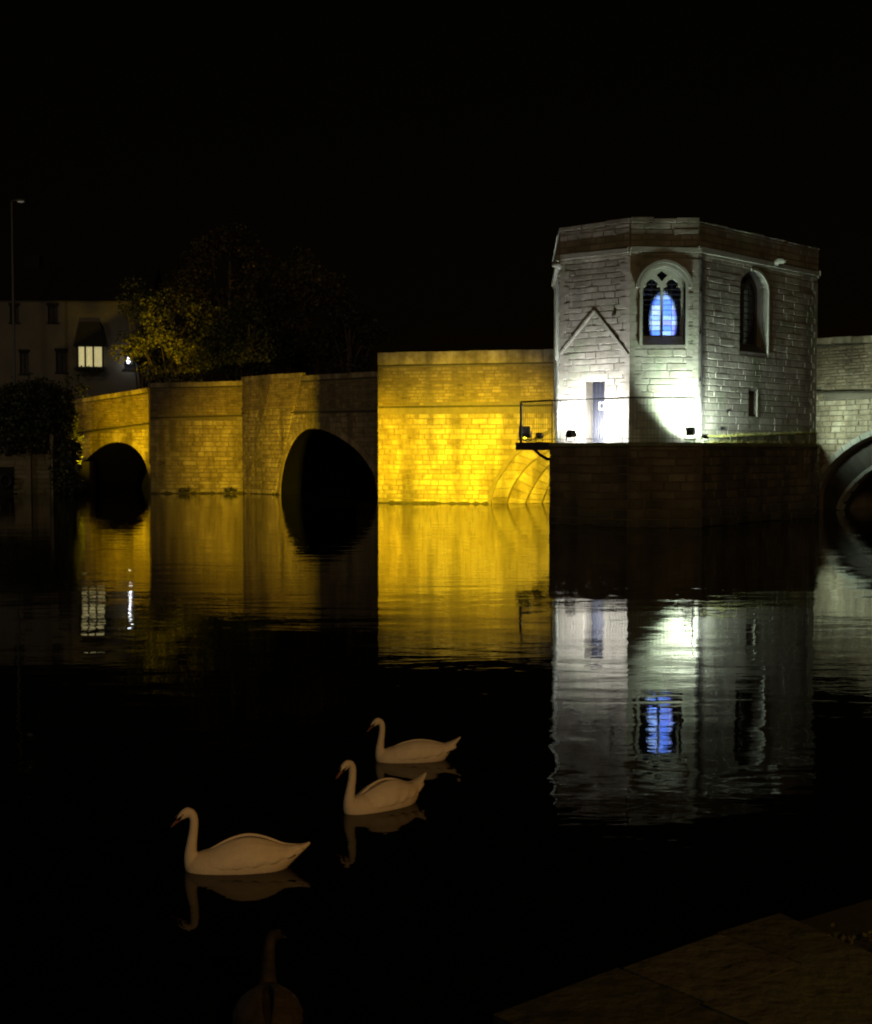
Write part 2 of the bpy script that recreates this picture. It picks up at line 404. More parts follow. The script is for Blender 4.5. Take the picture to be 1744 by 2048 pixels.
tmp = Plane(pW0a, pW0b)
a0 = smooth_curve(trace(tmp, [(150, 975), (158, 945), (176, 916), (195, 899), (215, 888), (236, 884), (258, 889), (277, 903), (290, 922), (298, 950), (299.5, 974)]))
a0[-1] = (tmp.L - .03, 0.0); a0[0] = (a0[0][0], 0.0)
a0 = [(min(s, tmp.L - .03), z) for s, z in a0]
plW0, s1, s2 = bridge_wall(pW0a, pW0b, (6.1, zat(776, 87.5)), a0, seed=3, par=2.35); bstones += s1; brick_st += s2
voussoirs(plW0, a0, .38, .05, -.02)
MB().band(plW0, [(s_, z_ - .0) for s_, z_ in a0], [(s_ + (.03 if s_ < (a0[0][0] + a0[-1][0]) / 2 else -.03), z_ - .05) for s_, z_ in a0], -.03, -5.45).build('vault', M['vault_shade'], bridge)  # near-black lining stands for the shade under the arch
plW1, s1, s2 = bridge_wall(pW1a, pW1b, (zat(766, 82.3), zat(762, 83)), None, seed=5, par=2.15, thick=9); bstones += s1; brick_st += s2
tmp = Plane(pW2a, pW2b)
a2 = smooth_curve(trace(tmp, [(561, 992), (562, 965), (568, 930), (578, 900), (592, 876), (609, 861), (626, 857), (650, 861), (680, 875), (708, 895), (728, 916), (743, 938), (752, 962), (758, 1000)]))
a2[0] = (a2[0][0], 0); a2[-1] = (a2[-1][0], 0)
plW2, s1, s2 = bridge_wall(pW2a, pW2b, (zat(757, 82.4), zat(742, 73)), a2, seed=9, par=2.15); bstones += s1; brick_st += s2
voussoirs(plW2, a2, .4, .05, -.02)
MB().band(plW2, [(s_, z_ - .0) for s_, z_ in a2], [(s_ + (.03 if s_ < (a2[0][0] + a2[-1][0]) / 2 else -.03), z_ - .05) for s_, z_ in a2], -.03, -5.45).build('vault', M['vault_shade'], bridge)  # near-black lining stands for the shade under the arch
# wedge added between wall and arch, canted left cheek shaped to make shade
class Bi:
    """wall face whose two ends lean: bottom and top plan lines differ"""
    def __init__(self, b0, b1, t0, t1, z0, z1):
        self.q = [Vector(p) for p in (b0, b1, t0, t1)]; self.z0, self.z1 = z0, z1; self.L = (self.q[3] - self.q[2]).length
    def P(self, s, z, o=0.0):
        f = s / self.L; g_ = (z - self.z0) / (self.z1 - self.z0); b0, b1, t0, t1 = self.q
        p = b0.lerp(b1, f).lerp(t0.lerp(t1, f), g_); d = (b1 - b0).lerp(t1 - t0, g_).normalized(); p = p + Vector((d.y, -d.x)) * o
        return Vector((p.x, p.y, z))
def w2p(u, o): return plW2.P(plW2.sz(u, 905)[0], 0, o).xy
zc = zat(747, 79)
L0, L1 = plan(486, 83.0), plan(546, 80.1); R0, R1 = w2p(548, .06), w2p(606, .06); B0 = plan(491, 82.7)
for nm, fc in (('shade_wedge_cheek', Bi(L0 - Vector((.02, 0)), B0, L0 - Vector((.02, 0)), L1, -.5, zc)), ('shade_wedge_face', Bi(B0, R0, L1, R1, -.5, zc))):
    m = MB(); n = 8
    m.loft([[fc.P(0, -.5 + (zc + .5) * i / n), fc.P(fc.L, -.5 + (zc + .5) * i / n), fc.P(fc.L, -.5 + (zc + .5) * i / n, -.3), fc.P(0, -.5 + (zc + .5) * i / n, -.3)] for i in range(n + 1)])
    m.build(nm, M['bridge_core'], bridge)
    rc = [(0, -.5), (fc.L, -.5), (fc.L, zc), (0, zc)]
    bstones += masonry(fc, rc, (), .02, zc - 2.1, (.22, .3), (.4, .9), .04, .02, 77); brick_st += masonry(fc, rc, (), zc - 1.9, zc - .25, (.13, .19), (.3, .6), .022, .012, 78)
    m = MB().loft([[fc.P(0, z, .09), fc.P(fc.L, z, .09), fc.P(fc.L, z, -.3), fc.P(0, z, -.3)] for z in (zc - 2.08, zc - 1.93)]); m.build('string_and_shadow_line', M['brick'], bridge)  # string course of the added shade wedge
    MB().loft([[fc.P(0, z, .07), fc.P(fc.L, z, .07), fc.P(fc.L, z, -.3), fc.P(0, z, -.3)] for z in (zc - .25, zc + .01)]).build('coping_stone', M['bridge'], bridge)
vs, fs = poly_prism([L0, L1, R1, w2p(606, -.3)], zc - .3, zc - .05); MB().add(vs, fs).build('shade_wedge_top', M['bridge_core'], bridge)
# the bright wall nearest the chapel, with its ribbed arch
tmp = Plane(pY1, pY2)
orders = [[(981, 1010), (984, 990), (993, 965), (1008, 940), (1025, 917), (1045, 899), (1075, 878), (1110, 862), (1150, 856), (1200, 868)],
          [(1012, 1010), (1018, 985), (1032, 958), (1050, 935), (1067, 920), (1086, 907), (1110, 893), (1150, 885), (1200, 895)],
          [(1047, 1010), (1052, 994), (1062, 975), (1076, 952), (1090, 935), (1103, 922), (1125, 912), (1150, 908), (1200, 915)],
          [(1078, 1010), (1083, 994), (1090, 976), (1100, 958), (1112, 945), (1130, 935), (1150, 930), (1200, 935)],
          [(1102, 1010), (1106, 994), (1112, 980), (1120, 968), (1130, 960), (1140, 955), (1160, 950), (1200, 955)]]
ocs = [smooth_curve(trace(tmp, o), 5) for o in orders]
for oc in ocs: oc[0] = (oc[0][0], 0.0)
aY = ocs[0] + [(ocs[0][-1][0], 0.0)]
plY, s1, s2 = bridge_wall(pY1, pY2, (zat(705.5, 67), zat(696, 64.6)), aY, thick=7, seed=13, par=2.75, ch=(.19, .33), sl=(.26, .85), cap=.62); bstones += s1; brick_st += s2
# side return of the bright wall at its left end
pYs = Plane(plan(775, 74), pY1)
# every order is recessed behind the one outside it
for k, oc in enumerate(ocs):
    L = len(oc)
    if k < len(ocs) - 1:
        nx = ocs[k + 1]
        # resample the next curve to the same count
        def resamp(c, n):
            out = []
            for i in range(n):
                t = i / (n - 1) * (len(c) - 1); a = int(t); b = min(a + 1, len(c) - 1); f = t - a
                out.append((c[a][0] * (1 - f) + c[b][0] * f, c[a][1] * (1 - f) + c[b][1] * f))
            return out
        n = 13; A = resamp(oc, n); B = resamp(nx, n)
        A = [(s, z) for s, z in A]
        o_face = -.10 - k * .45
        for i in range(n - 1):
            q = .012
            MB().band(plY, [(A[i][0] - .1, A[i][1] + q), (A[i + 1][0] - .1, A[i + 1][1] - q)], [(B[i][0], B[i][1] + q), (B[i + 1][0], B[i + 1][1] - q)], o_face + rnd.uniform(-.02, .02), o_face - .8, rnd.random()).build('voussoir', M['bridge'], bridge)
        # narrow hood rib at the outer edge of each order
        rb = MB().band(plY, [(s - .10, z + .03) for s, z in A], [(s + .02, z - .03) for s, z in A], o_face + .22, o_face - .1); rb.build('arch_rib', M['bridge_core'], bridge)
ring = MB().band(plY, [(s - .13, z + .1) for s, z in ocs[0]], [(s - .04, z + .02) for s, z in ocs[0]], .2, -.05); ring.build('arch_rib', M['bridge_core'], bridge)
# right-hand wall past the chapel
tmp = Plane(pR1, pR2)
r1 = smooth_curve(trace(tmp, [(1628, 1018), (1629, 985), (1640, 958), (1660, 932), (1684, 908), (1712, 888), (1744, 872), (1790, 858), (1840, 855), (1900, 880)]), 5); r1[0] = (r1[0][0], 0)
r2 = smooth_curve(trace(tmp, [(1664, 1020), (1672, 1000), (1690, 975), (1712, 953), (1744, 931), (1780, 918), (1840, 912), (1900, 935)]), 5); r2[0] = (r2[0][0], 0)
plR, s1, s2 = bridge_wall(pR1, pR2, (zat(670, 58.5), zat(668, 54)), [*r1, (r1[-1][0], 0)], seed=21, par=2.4, ch=(.22, .3)); bstones += s1; brick_st += s2
voussoirs(plR, r1, .24, .07, -.35, m='chapel', every=3)
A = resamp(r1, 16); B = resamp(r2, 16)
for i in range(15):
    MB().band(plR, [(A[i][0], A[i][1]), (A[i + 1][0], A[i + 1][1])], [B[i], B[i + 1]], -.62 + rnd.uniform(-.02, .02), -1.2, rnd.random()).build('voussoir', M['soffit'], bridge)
voussoirs(plR, r2, .16, -.42, -.8, m='dressed', every=4, name='arch_rib')
# wall hidden behind the chapel, closing the line
MB().slab(Plane(pY2, pR1), [(0, -1.5), (Plane(pY2, pR1).L, -1.5), (Plane(pY2, pR1).L, 7.7), (0, 7.7)], (), 0, -4).build('wall', M['bridge_core'], bridge)
MB().slab(Plane(pW0a + Vector((-25, 9)), pW0a), [(0, -1.5), (26, -1.5), (26, 5.9), (0, 3.4)], (), 0, -5).build('wall', M['bridge_core'], bridge)
place_stones(bstones, 'stone', 'stonework', M['bridge'], bridge)
place_stones(brick_st, 'parapet_stone', 'parapet_stonework', M['brick'], bridge)
# dark tide and shadow line of weed at the foot of the walls
for pl, a, b in ((plW1, 0, plW1.L), (plW2, 0, a2[0][0]), (plY, 0, aY[0][0]), (plR, 0, r1[0][0])):
    m = MB(); n = 24
    r_ = random.Random(int(a * 10 + b * 7))
    m.band(pl, [(a + (b - a) * i / n, -.3) for i in range(n + 1)], [(a + (b - a) * i / n, .08 + r_.uniform(-.05, .06)) for i in range(n + 1)], .1, 0)
    m.build('weed_line', M['weed'], bridge)
# clumps of weed growing at the waterline
for (u, s_) in ((372, .55), (462, .45)):
    m = MB(); p = plW1.P(plW1.sz(u, 985)[0], .1, .25); r_ = random.Random(u)
    for k in range(160):
        q = p + Vector((r_.gauss(0, s_ * .5), r_.gauss(0, .15), abs(r_.gauss(0, s_ * .28))))
        d = Vector((r_.uniform(-1, 1), r_.uniform(-1, 1), r_.uniform(0, 1))).normalized() * .1; e = d.orthogonal().normalized() * .03
        m.add([q - e, q + e, q + d], [(0, 1, 2)], r_.random())
    tag(m.build('water_weed', M['leafg']), '%s of two small dark weed clumps at the waterline between the dark arches' % ('left' if u < 400 else 'right'), 'weed', 'weed clumps at the foot of the bridge')

# chapel pier (part of the bridge)
PZ = 2.95
pier_u = [(1102, 47.9), (1256, 45.4), (1403, 45.4), (1628, 52.6)]
pp = [plan(*q) for q in pier_u]
back = [plan(1640, 60.5), plan(1101, 63)]
vs, fs = poly_prism([*pp, *back], -2, PZ - .12)
MB().add(vs, fs).build('pier_core', M['bridge_core'], bridge)
pst = []
for i in range(3):
    pl = Plane(pp[i], pp[i + 1])
    pst += masonry(pl, [(0, -.6), (pl.L, -.6), (pl.L, PZ - .13), (0, PZ - .13)], [] if i < 2 else [[(pl.L - 1.55, 1.6), (pl.L - .95, 1.6), (pl.L - .95, 2.5), (pl.L - 1.55, 2.5)]], .0, PZ - .13, (.25, .36), (.5, 1.2), .045, .02, 31 + i)
for a, b in ((back[1], pp[0]), (pp[3], back[0])):
    pl = Plane(a, b); pst += masonry(pl, [(0, -.6), (pl.L, -.6), (pl.L, PZ - .13), (0, PZ - .13)], [], 0, PZ - .13, (.25, .36), (.5, 1.2), .04, .02, 41)
place_stones(pst, 'pier_stone', 'pier_stonework', M['pier'], bridge)
def inset(pts, d):
    c = sum((Vector(p) for p in pts), Vector((0, 0))) / len(pts); return [Vector(p) + (c - Vector(p)).normalized() * d for p in pts]
vs, fs = poly_prism(inset([*pp, *back], -.12), PZ - .13, PZ)
MB().add(vs, fs).build('pier_ledge', M['green'], bridge)

# ---------------------------------------------------------------- the chapel
chapel = thing('chapel', 'tall stone bridge chapel with canted walls, blue lit window, floodlit white from below', 'chapel', (9, 52, PZ))
q = [plan(1107, 57), plan(1119, 49.3), plan(1258, 47.3), plan(1394, 47.3), plan(1630, 53.6), plan(1560, 60.5)]
ZC, ZT = 9.86, 11.0
CT = .55                                               # wall thickness
cst = []
faces = [Plane(q[i], q[i + 1]) for i in range(5)]
plD, plA, plB, plC, plE = faces
def pointed(pl, ul, ur, vbot, vspring, vapex, n=8):
    um = (ul + ur) / 2
    l, zb = pl.sz(ul, vbot); r, _ = pl.sz(ur, vbot); zs = pl.sz(um, vspring)[1]; za = pl.sz(um, vapex)[1]; c = (l + r) / 2; hw = (r - l) / 2
    pts = [(l, zb), (r, zb), (r, zs)]
    for i in range(1, n): t = i / n; pts.append((c + hw * math.cos(t * math.pi / 2) ** .85, zs + (za - zs) * math.sin(t * math.pi / 2) ** 1.0 * (1 - .10 * math.sin(t * math.pi))))
    pts.append((c, za))
    for i in range(n - 1, 0, -1): t = i / n; pts.append((c - hw * math.cos(t * math.pi / 2) ** .85, zs + (za - zs) * math.sin(t * math.pi / 2) * (1 - .10 * math.sin(t * math.pi))))
    pts.append((l, zs)); return pts
holeB = pointed(plB, 1284, 1370, 690, 575, 533)
holeC = pointed(plC, 1479, 1534, 702, 580, 541)
def rect(pl, ul, ur, vt, vb):
    l, _ = pl.sz(ul, vb); r, _ = pl.sz(ur, vb); um = (ul + ur) / 2
    return [(l, pl.sz(um, vb)[1]), (r, pl.sz(um, vb)[1]), (r, pl.sz(um, vt)[1]), (l, pl.sz(um, vt)[1])]
doorA = rect(plA, 1171, 1209, 762, 884); doorA[0] = (doorA[0][0], PZ); doorA[1] = (doorA[1][0], PZ)
slitC = rect(plC, 1497, 1513, 782, 833)
holes = {1: [[(doorA[0][0], PZ + .002), (doorA[1][0], PZ + .002), doorA[2], doorA[3]]], 2: [holeB], 3: [holeC, slitC]}
for i, pl in enumerate(faces):
    hs = holes.get(i, [])
    outer = [(0, PZ), (pl.L, PZ), (pl.L, ZC), (0, ZC)]
    MB().slab(pl, outer, hs, 0, -CT).build('wall', M['chapel_core'], chapel)
    cst += masonry(pl, outer, hs, PZ + .01, ZC - .06, (.20, .29), (.45, 1.15), .014, .009, 60 + i)
    # parapet above the cornice
    MB().slab(pl, [(0, ZC + .16), (pl.L, ZC + .16), (pl.L, ZT - .12), (0, ZT - .12)], (), .03, -.4).build('parapet', M['chapel_core'], chapel)
    cst += masonry(pl, [(0, ZC + .16), (pl.L, ZC + .16), (pl.L, ZT - .13), (0, ZT - .13)], (), ZC + .17, ZT - .14, (.2, .27), (.4, 1.0), .018, .014, 70 + i, base_off=.03)
    MB().band(pl, [(-.07, ZC - .05), (pl.L + .07, ZC - .05)], [(-.1, ZC + .155), (pl.L + .1, ZC + .10)], .12 - .002 * i, -.3).build('cornice', M['dressed'], chapel)
    MB().band(pl, [(-.03, ZC - .16), (pl.L + .03, ZC - .16)], [(-.05, ZC - .052), (pl.L + .05, ZC - .052)], .05 - .002 * i, -.3).build('cornice', M['chapel'], chapel)
    n = int(pl.L / .8); r_ = random.Random(i)
    for k in range(n):
        dz = r_.uniform(-.03, .03) + (.03 if i in (1, 2) else -.08)
        MB().band(pl, [(pl.L * k / n + .01, ZT - .118), (pl.L * (k + 1) / n - .01, ZT - .118)], [(pl.L * k / n + .01, ZT + dz), (pl.L * (k + 1) / n - .01, ZT + dz)], .09 + r_.uniform(-.02, .02), -.44, r_.random()).build('coping_stone', M['chapel'], chapel)
place_stones(cst, 'stone', 'stonework', M['chapel'], chapel)
vs, fs = poly_prism(inset([Vector(p) for p in q], .3), ZC + .05, ZC + .2)
MB().add(vs, fs).build('roof', M['roof'], chapel)
vs, fs = poly_prism(inset([Vector(p) for p in q], .3), PZ + .01, PZ + .03)
MB().add(vs, fs).build('floor', M['dark'], chapel)
# back wall
plBack = Plane(q[0], q[5])
MB().slab(plBack, [(0, PZ), (plBack.L, PZ), (plBack.L, ZC), (0, ZC)], (), 0, .4).build('wall', M['chapel_core'], chapel)
# quoins at the corners (long-and-short dressed blocks)
for ci, (pa, pb_) in enumerate(((plA, plB), (plB, plC), (plC, plE), (plD, plA))):
    z = PZ + .01; k = 0
    while z < ZC - .4:
        h = rnd.uniform(.26, .34)
        if z + h > ZC - .17: h = ZC - .17 - z
        la, lb = (.42, .2) if k % 2 else (.2, .42)
        c0 = pa.P(pa.L, z, .0)
        m = MB(); o = .024
        bis = (pa.n + pb_.n).normalized(); kk = o / bis.dot(pa.n)
        cr = Vector((pa.b.x, pa.b.y)) + bis * kk
        A1 = pa.a + pa.t * (pa.L - la) + pa.n * o; A2 = pa.a + pa.t * (pa.L - la) - pa.n * .02
        B1 = pb_.a + pb_.t * lb + pb_.n * o; B2 = pb_.a + pb_.t * lb - pb_.n * .02
        In = Vector((pa.b.x, pa.b.y)) - bis * .05
        vs, fs = poly_prism([A2, A1, cr, B1, B2, In], z + .008, z + h - .008)
        m.add(vs, fs, rnd.uniform(.3, .8)).build('quoin', M['chapel'], chapel)
        z += h; k += 1
# hood mould and jamb mouldings round the openings
def moulding(pl, hole, w, o0, o1, name='hood_mould', start=2, only=None, m='dressed'):
    pts = hole[start:] + ([] if True else [])
    c = Vector((sum(p[0] for p in hole) / len(hole), sum(p[1] for p in hole) / len(hole)))
    P = [Vector(p) for p in pts]; out = []; inn = []
    for i, p in enumerate(P):
        t = (P[min(i + 1, len(P) - 1)] - P[max(i - 1, 0)]).normalized(); nn = Vector((t.y, -t.x))
        if nn.dot(p - c) < 0: nn = -nn
        out.append(tuple(p + nn * w)); inn.append(tuple(p + nn * .0))
    return MB().band(pl, inn, out, o0, o1).build(name, M[m], chapel)
def full(hole): return [hole[1]] + hole[2:] + [hole[0]]
def off_hole(hole, w):
    c = Vector((sum(p[0] for p in hole) / len(hole), sum(p[1] for p in hole) / len(hole))); return [tuple(Vector(p) + (Vector(p) - c).normalized() * w) for p in hole]
moulding(plB, ['x'] and [holeB[0]] + full(holeB), .10, .075, -.3, 'window_surround', 1)
hh = off_hole(holeB, .13); moulding(plB, [hh[0], hh[1]] + hh[2:], .10, .17, -.02, 'hood_mould', 2)
moulding(plC, holeC[1:12], .10, .05, -.3, 'window_surround', 0)
# windows
def window(pl, hole, lit, ndep, cols, rows):
    tm = M['dressed' if lit else 'soffit']
    xs = [p[0] for p in hole]; zs_ = [p[1] for p in hole]; l, r = min(xs), max(xs); zb, za = min(zs_), max(zs_)
    inn = .06
    sh = [(min(max(s, l), r), z) for s, z in hole]
    lowz = zb + .32
    fr = [(s, lowz if z < lowz else z) for s, z in hole]
    c = (l + r) / 2; hw = (r - l) / 2; zsp = hole[2][1]
    def light(x0, x1):
        m_ = (x0 + x1) / 2; h2 = (x1 - x0) / 2; zt = zsp - .02; p = [(x0, lowz + .05), (x1, lowz + .05), (x1, zt)]
        # cusped head
        for a_ in (.88, .62, .70, .45, .22): pass
        p += [(x1 - h2 * .12, zt + .09), (x1 - h2 * .42, zt + .10), (x1 - h2 * .30, zt + .20), (x1 - h2 * .55, zt + .30), (m_, zt + .40),
              (x0 + h2 * .55, zt + .30), (x0 + h2 * .30, zt + .20), (x0 + h2 * .42, zt + .10), (x0 + h2 * .12, zt + .09), (x0, zt)]
        return p
    lts = [light(l + inn * 1.4, c - .045), light(c + .045, r - inn * 1.4)]
    eye = [(c, zsp + .27), (c + hw * .26, zsp + .50), (c + hw * .12, za - .16), (c, za - .09), (c - hw * .12, za - .16), (c - hw * .26, zsp + .50)]
    fo = MB().slab(pl, fr, lts + [eye], -ndep, -ndep - .12).build('window_tracery', tm, chapel)
    MB().band(pl, [(l, zb - .01), (r, zb - .01)], [(l, lowz), (r, lowz)], -ndep - .13, -ndep - .14).build('sill_back', M['dark'], chapel)
    sl_ = MB(); P0 = [pl.P(l + .004, zb + .002, .0), pl.P(r - .004, zb + .002, 0), pl.P(r - .004, lowz, -ndep), pl.P(l + .004, lowz, -ndep), pl.P(l + .004, zb + .002, -ndep), pl.P(r - .004, zb + .002, -ndep)]
    sl_.add(P0, [(0, 1, 2, 3), (0, 3, 4), (1, 5, 2), (0, 4, 5, 1), (2, 5, 4, 3)]).build('window_sill', tm, chapel)
    po = -ndep - .07; r_ = random.Random(5)
    for li, lt in enumerate(lts):
        x0, x1 = lt[0][0], lt[1][0]; z0 = lt[0][1]; z1 = max(p[1] for p in lt) - .02
        for j in range(rows):
            a, b = z0 + (z1 - z0) * j / rows, z0 + (z1 - z0) * (j + 1) / rows
            for k in range(cols):
                u0, u1 = x0 + (x1 - x0) * k / cols, x0 + (x1 - x0) * (k + 1) / cols
                m_ = MB(); t = r_.uniform(-.004, .004)
                m_.band(pl, [(u0 + .006, a + .006), (u1 - .006, a + .006)], [(u0 + .006, b - .006), (u1 - .006, b - .006)], po + t, po - .006 + t)
                m_.build('pane', (r_.choice(PM) if lit else M['glassdark']), chapel, parent=fo)
        for j in range(1, rows):
            a = z0 + (z1 - z0) * j / rows; MB().bar(pl.P(x0, a, po + .02), pl.P(x1, a, po + .02), .022).build('glazing_bar', M['lead'], chapel, parent=fo)
        for k in range(1, cols):
            u0 = x0 + (x1 - x0) * k / cols; MB().bar(pl.P(u0, z0, po + .021), pl.P(u0, z1, po + .021), .014).build('glazing_bar', M['lead'], chapel, parent=fo)
    if not lit: MB().band(pl, [(l, zb), (r, zb)], [(l, za), (r, za)], -ndep - .16, -ndep - .2).build('blind', M['dark'], chapel)
    return lts
ltsB = window(plB, holeB, True, .42, 2, 11)
window(plC, holeC, False, .46, 2, 10)
# eyelet glass is dark
# blue lamp inside
cB = (holeB[0][0] + holeB[1][0]) / 2
bl = bpy.data.lights.new('chapel_lamp', 'SPOT'); bl.energy = 52000; bl.color = (.66, .80, 1.0); bl.spot_size = R(38); bl.spot_blend = .75; bl.shadow_soft_size = .06
lo = bpy.data.objects.new('chapel_lamp', bl); C.objects.link(lo)
lp = plB.P(cB + .10, 5.9, -2.1); tg = plB.P(cB + .06, 7.15, -.45)
lo.location = lp; lo.rotation_euler = (tg - lp).to_track_quat('-Z', 'Y').to_euler(); lo.scale = (.66, 1.1, 1)
# door, notice, slit
dd = .46
do = MB().band(plA, [(doorA[0][0] + .01, PZ + .02), (doorA[1][0] - .01, PZ + .02)], [(doorA[0][0] + .01, doorA[2][1] - .01), (doorA[1][0] - .01, doorA[2][1] - .01)], -dd, -dd - .06).build('door', M['wood'], chapel)
for k in range(1, 5):
    s_ = doorA[0][0] + (doorA[1][0] - doorA[0][0]) * k / 5
    MB().band(plA, [(s_ - .008, PZ + .03), (s_ + .008, PZ + .03)], [(s_ - .008, doorA[2][1] - .03), (s_ + .008, doorA[2][1] - .03)], -dd + .006, -dd - .01).build('door_batten', M['iron'], chapel, parent=do)
sx0, sz0 = plA.sz(1197, 819); sx1, sz1 = plA.sz(1208, 805)
nb = MB()
fw = .022
for a, b, c_, d_ in ((sx0, sx1, sz0, sz0 + fw), (sx0, sx1, sz1 - fw, sz1), (sx0, sx0 + fw, sz0 + fw, sz1 - fw), (sx1 - fw, sx1, sz0 + fw, sz1 - fw)):
    nb.band(plA, [(a, c_), (b, c_)], [(a, d_), (b, d_)], -.02, -.05)
nb.build('notice_frame', M['white'], chapel, label='white square frame on the dark door')
MB().band(plA, [(doorA[0][0] - .15, doorA[2][1] + .01), (doorA[1][0] + .15, doorA[2][1] + .01)], [(doorA[0][0] - .15, doorA[2][1] + .26), (doorA[1][0] + .15, doorA[2][1] + .26)], .022, -.02).build('door_lintel', M['chapel'], chapel)
MB().band(plC, [(slitC[0][0], slitC[0][1]), (slitC[1][0], slitC[0][1])], [(slitC[0][0], slitC[2][1]), (slitC[1][0], slitC[2][1])], -.32, -.36).build('slit_window', M['glassdark'], chapel)
MB().band(plC, [(slitC[1][0], slitC[0][1] - .02), (slitC[1][0] + .09, slitC[0][1] - .02)], [(slitC[1][0], slitC[2][1] + .02), (slitC[1][0] + .09, slitC[2][1] + .02)], .03, -.3).build('slit_jamb', M['chapel'], chapel)
# old roof-line scar: two sloping drip stones
g1, g2, g3 = plA.sz(1120, 709), plA.sz(1189, 622), plA.sz(1257, 711)
for a, b in ((g1, g2), (g2, g3)):
    a, b = Vector(a), Vector(b); nn = Vector((-(b - a).y, (b - a).x)).normalized() * .045
    if nn.y < 0: nn = -nn
    n = 7
    for k in range(n):
        p, q_ = a.lerp(b, k / n + .004), a.lerp(b, (k + 1) / n - .004)
        MB().band(plA, [tuple(p - nn), tuple(q_ - nn)], [tuple(p + nn), tuple(q_ + nn)], .05 + rnd.uniform(-.006, .006), 0, rnd.random()).build('gable_scar', M['dressed'], chapel)
# drain pipe by the corner, with brackets
px = plC.sz(1399, 700)[0]
pipe = MB(); pipe.tube([plC.P(px, ZC - .2, .09), plC.P(px, 5.0, .09), plC.P(px - .02, PZ + .25, .10)], .034, 10)
po_ = pipe.build('drain_pipe', M['iron'], chapel, smooth=False)
for z in (3.6, 5.2, 6.9, 8.4): MB().box(plC.P(px, z, .06), (.12, .10, .05), math.atan2(plC.t.y, plC.t.x)).build('pipe_bracket', M['iron'], chapel, parent=po_)
# carved water spouts on the cornice
for pl, s_, z in ((plA, .03, 9.55), (plC, plC.sz(1547, 520)[0], ZC + .1)):
    p = pl.P(s_, z, .1); e = pl.P(s_, z + .05, .45)
    MB().tube([p, p.lerp(e, .5) + Vector((0, 0, .06)), e, e + Vector((0, -.08, -.03))], [.13, .11, .10, .04], 8).build('water_spout', M['dressed'], chapel)
# side window jamb just showing on the left flank
MB().band(plD, [(plD.L - 1.9, 6.2), (plD.L - 1.65, 6.2)], [(plD.L - 1.9, 9.2), (plD.L - 1.65, 9.2)], .12, -.02).build('window_surround', M['dressed'], chapel)
# patches of missing stone
for (u, v, w_, h_) in ((1453, 823, .16, .1), (1441, 857, .22, .13), (1228, 629, .15, .1)):
    pl = plC if u > 1400 else plA
    s_, z_ = pl.sz(u, v); MB().band(pl, [(s_ - w_ / 2, z_ - h_ / 2), (s_ + w_ / 2, z_ - h_ / 3)], [(s_ - w_ / 3, z_ + h_ / 2), (s_ + w_ / 2.4, z_ + h_ / 2)], .062, .0).build('worn_block', M['dark'], chapel)
# low mossy plinth on the right-hand side
ps = Plane(plan(1404, 46.6), plan(1631, 53.0))
pm = MB().slab(ps, [(0, PZ), (ps.L, PZ), (ps.L, PZ + .42), (0, PZ + .16)], (), .0, -.5).build('plinth', M['green'], chapel)
rr = random.Random(8)
for k in range(14):
    a = ps.L * k / 14; MB().band(ps, [(a + .01, PZ + .01), (a + ps.L / 14 - .01, PZ + .01)], [(a + .01, PZ + .16 + .24 * k / 14), (a + ps.L / 14 - .01, PZ + .17 + .25 * k / 14)], rr.uniform(.03, .08), -.1, rr.random()).build('plinth_stone', M['green'], chapel)
# grass and moss tufts on the plinth and ledge
m = MB(); rr = random.Random(9)
for k in range(900):
    s_ = rr.uniform(0, ps.L); z = PZ + (.17 + .25 * s_ / ps.L) * rr.choice((0, 1, 1)); p = ps.P(s_, z, rr.uniform(-.05, .12) if z > PZ + .05 else rr.uniform(.08, .2))
    d = Vector((rr.gauss(0, .03), rr.gauss(0, .03), rr.uniform(.05, .15))); m.add([p + Vector((-.012, 0, 0)), p + Vector((.012, 0, 0)), p + d], [(0, 1, 2)], rr.random())
o = kind(m.build('grass', M['leafy']), 'stuff'); o['label'] = 'tufts of grass and moss on the chapel ledge'; o['category'] = 'grass'

# ---------------------------------------------------------------- platform, railing
plat = thing('platform', 'dark cantilevered platform projecting left from the chapel pier over the water', 'platform', (*plan(1070, 50), PZ - .1))
a_, b_ = plan(1034, 49.4), plan(1104, 48.1)
c_, d_ = plan(1104, 50.9), plan(1034, 50.9)
vs, fs = poly_prism([a_, b_, c_, d_], PZ - .19, PZ - .02); MB().add(vs, fs).build('deck', M['iron'], plat)
vs, fs = poly_prism([a_ + Vector((-.06, -.06)), b_ + Vector((0, -.06)), b_ + Vector((0, -.0)), a_], PZ - .26, PZ + .03); MB().add(vs, fs).build('edge_beam', M['iron'], plat)
for Y0 in (49.4, 50.7):
    br = MB()
    P0 = pt(1066, 897, Y0); P0.z = PZ - .19; P1 = Vector((*plan(1106, Y0), 2.35))
    br.tube([P0, P0.lerp(P1, .35) + Vector((0, 0, -.10)), P0.lerp(P1, .7) + Vector((0, 0, -.12)), P1], .055, 8); br.build('bracket', M['iron'], plat)
rail = thing('railing', 'thin dark metal railing with upright bars along the chapel platform edge', 'railing', (*plan(1200, 47.2), PZ))
ZR = 4.52
corner = plan(1042, 49.5); pts_ = [plan(1042, 49.9), corner, plan(1104, 48.1), plan(1258, 45.7), plan(1388, 45.7)]
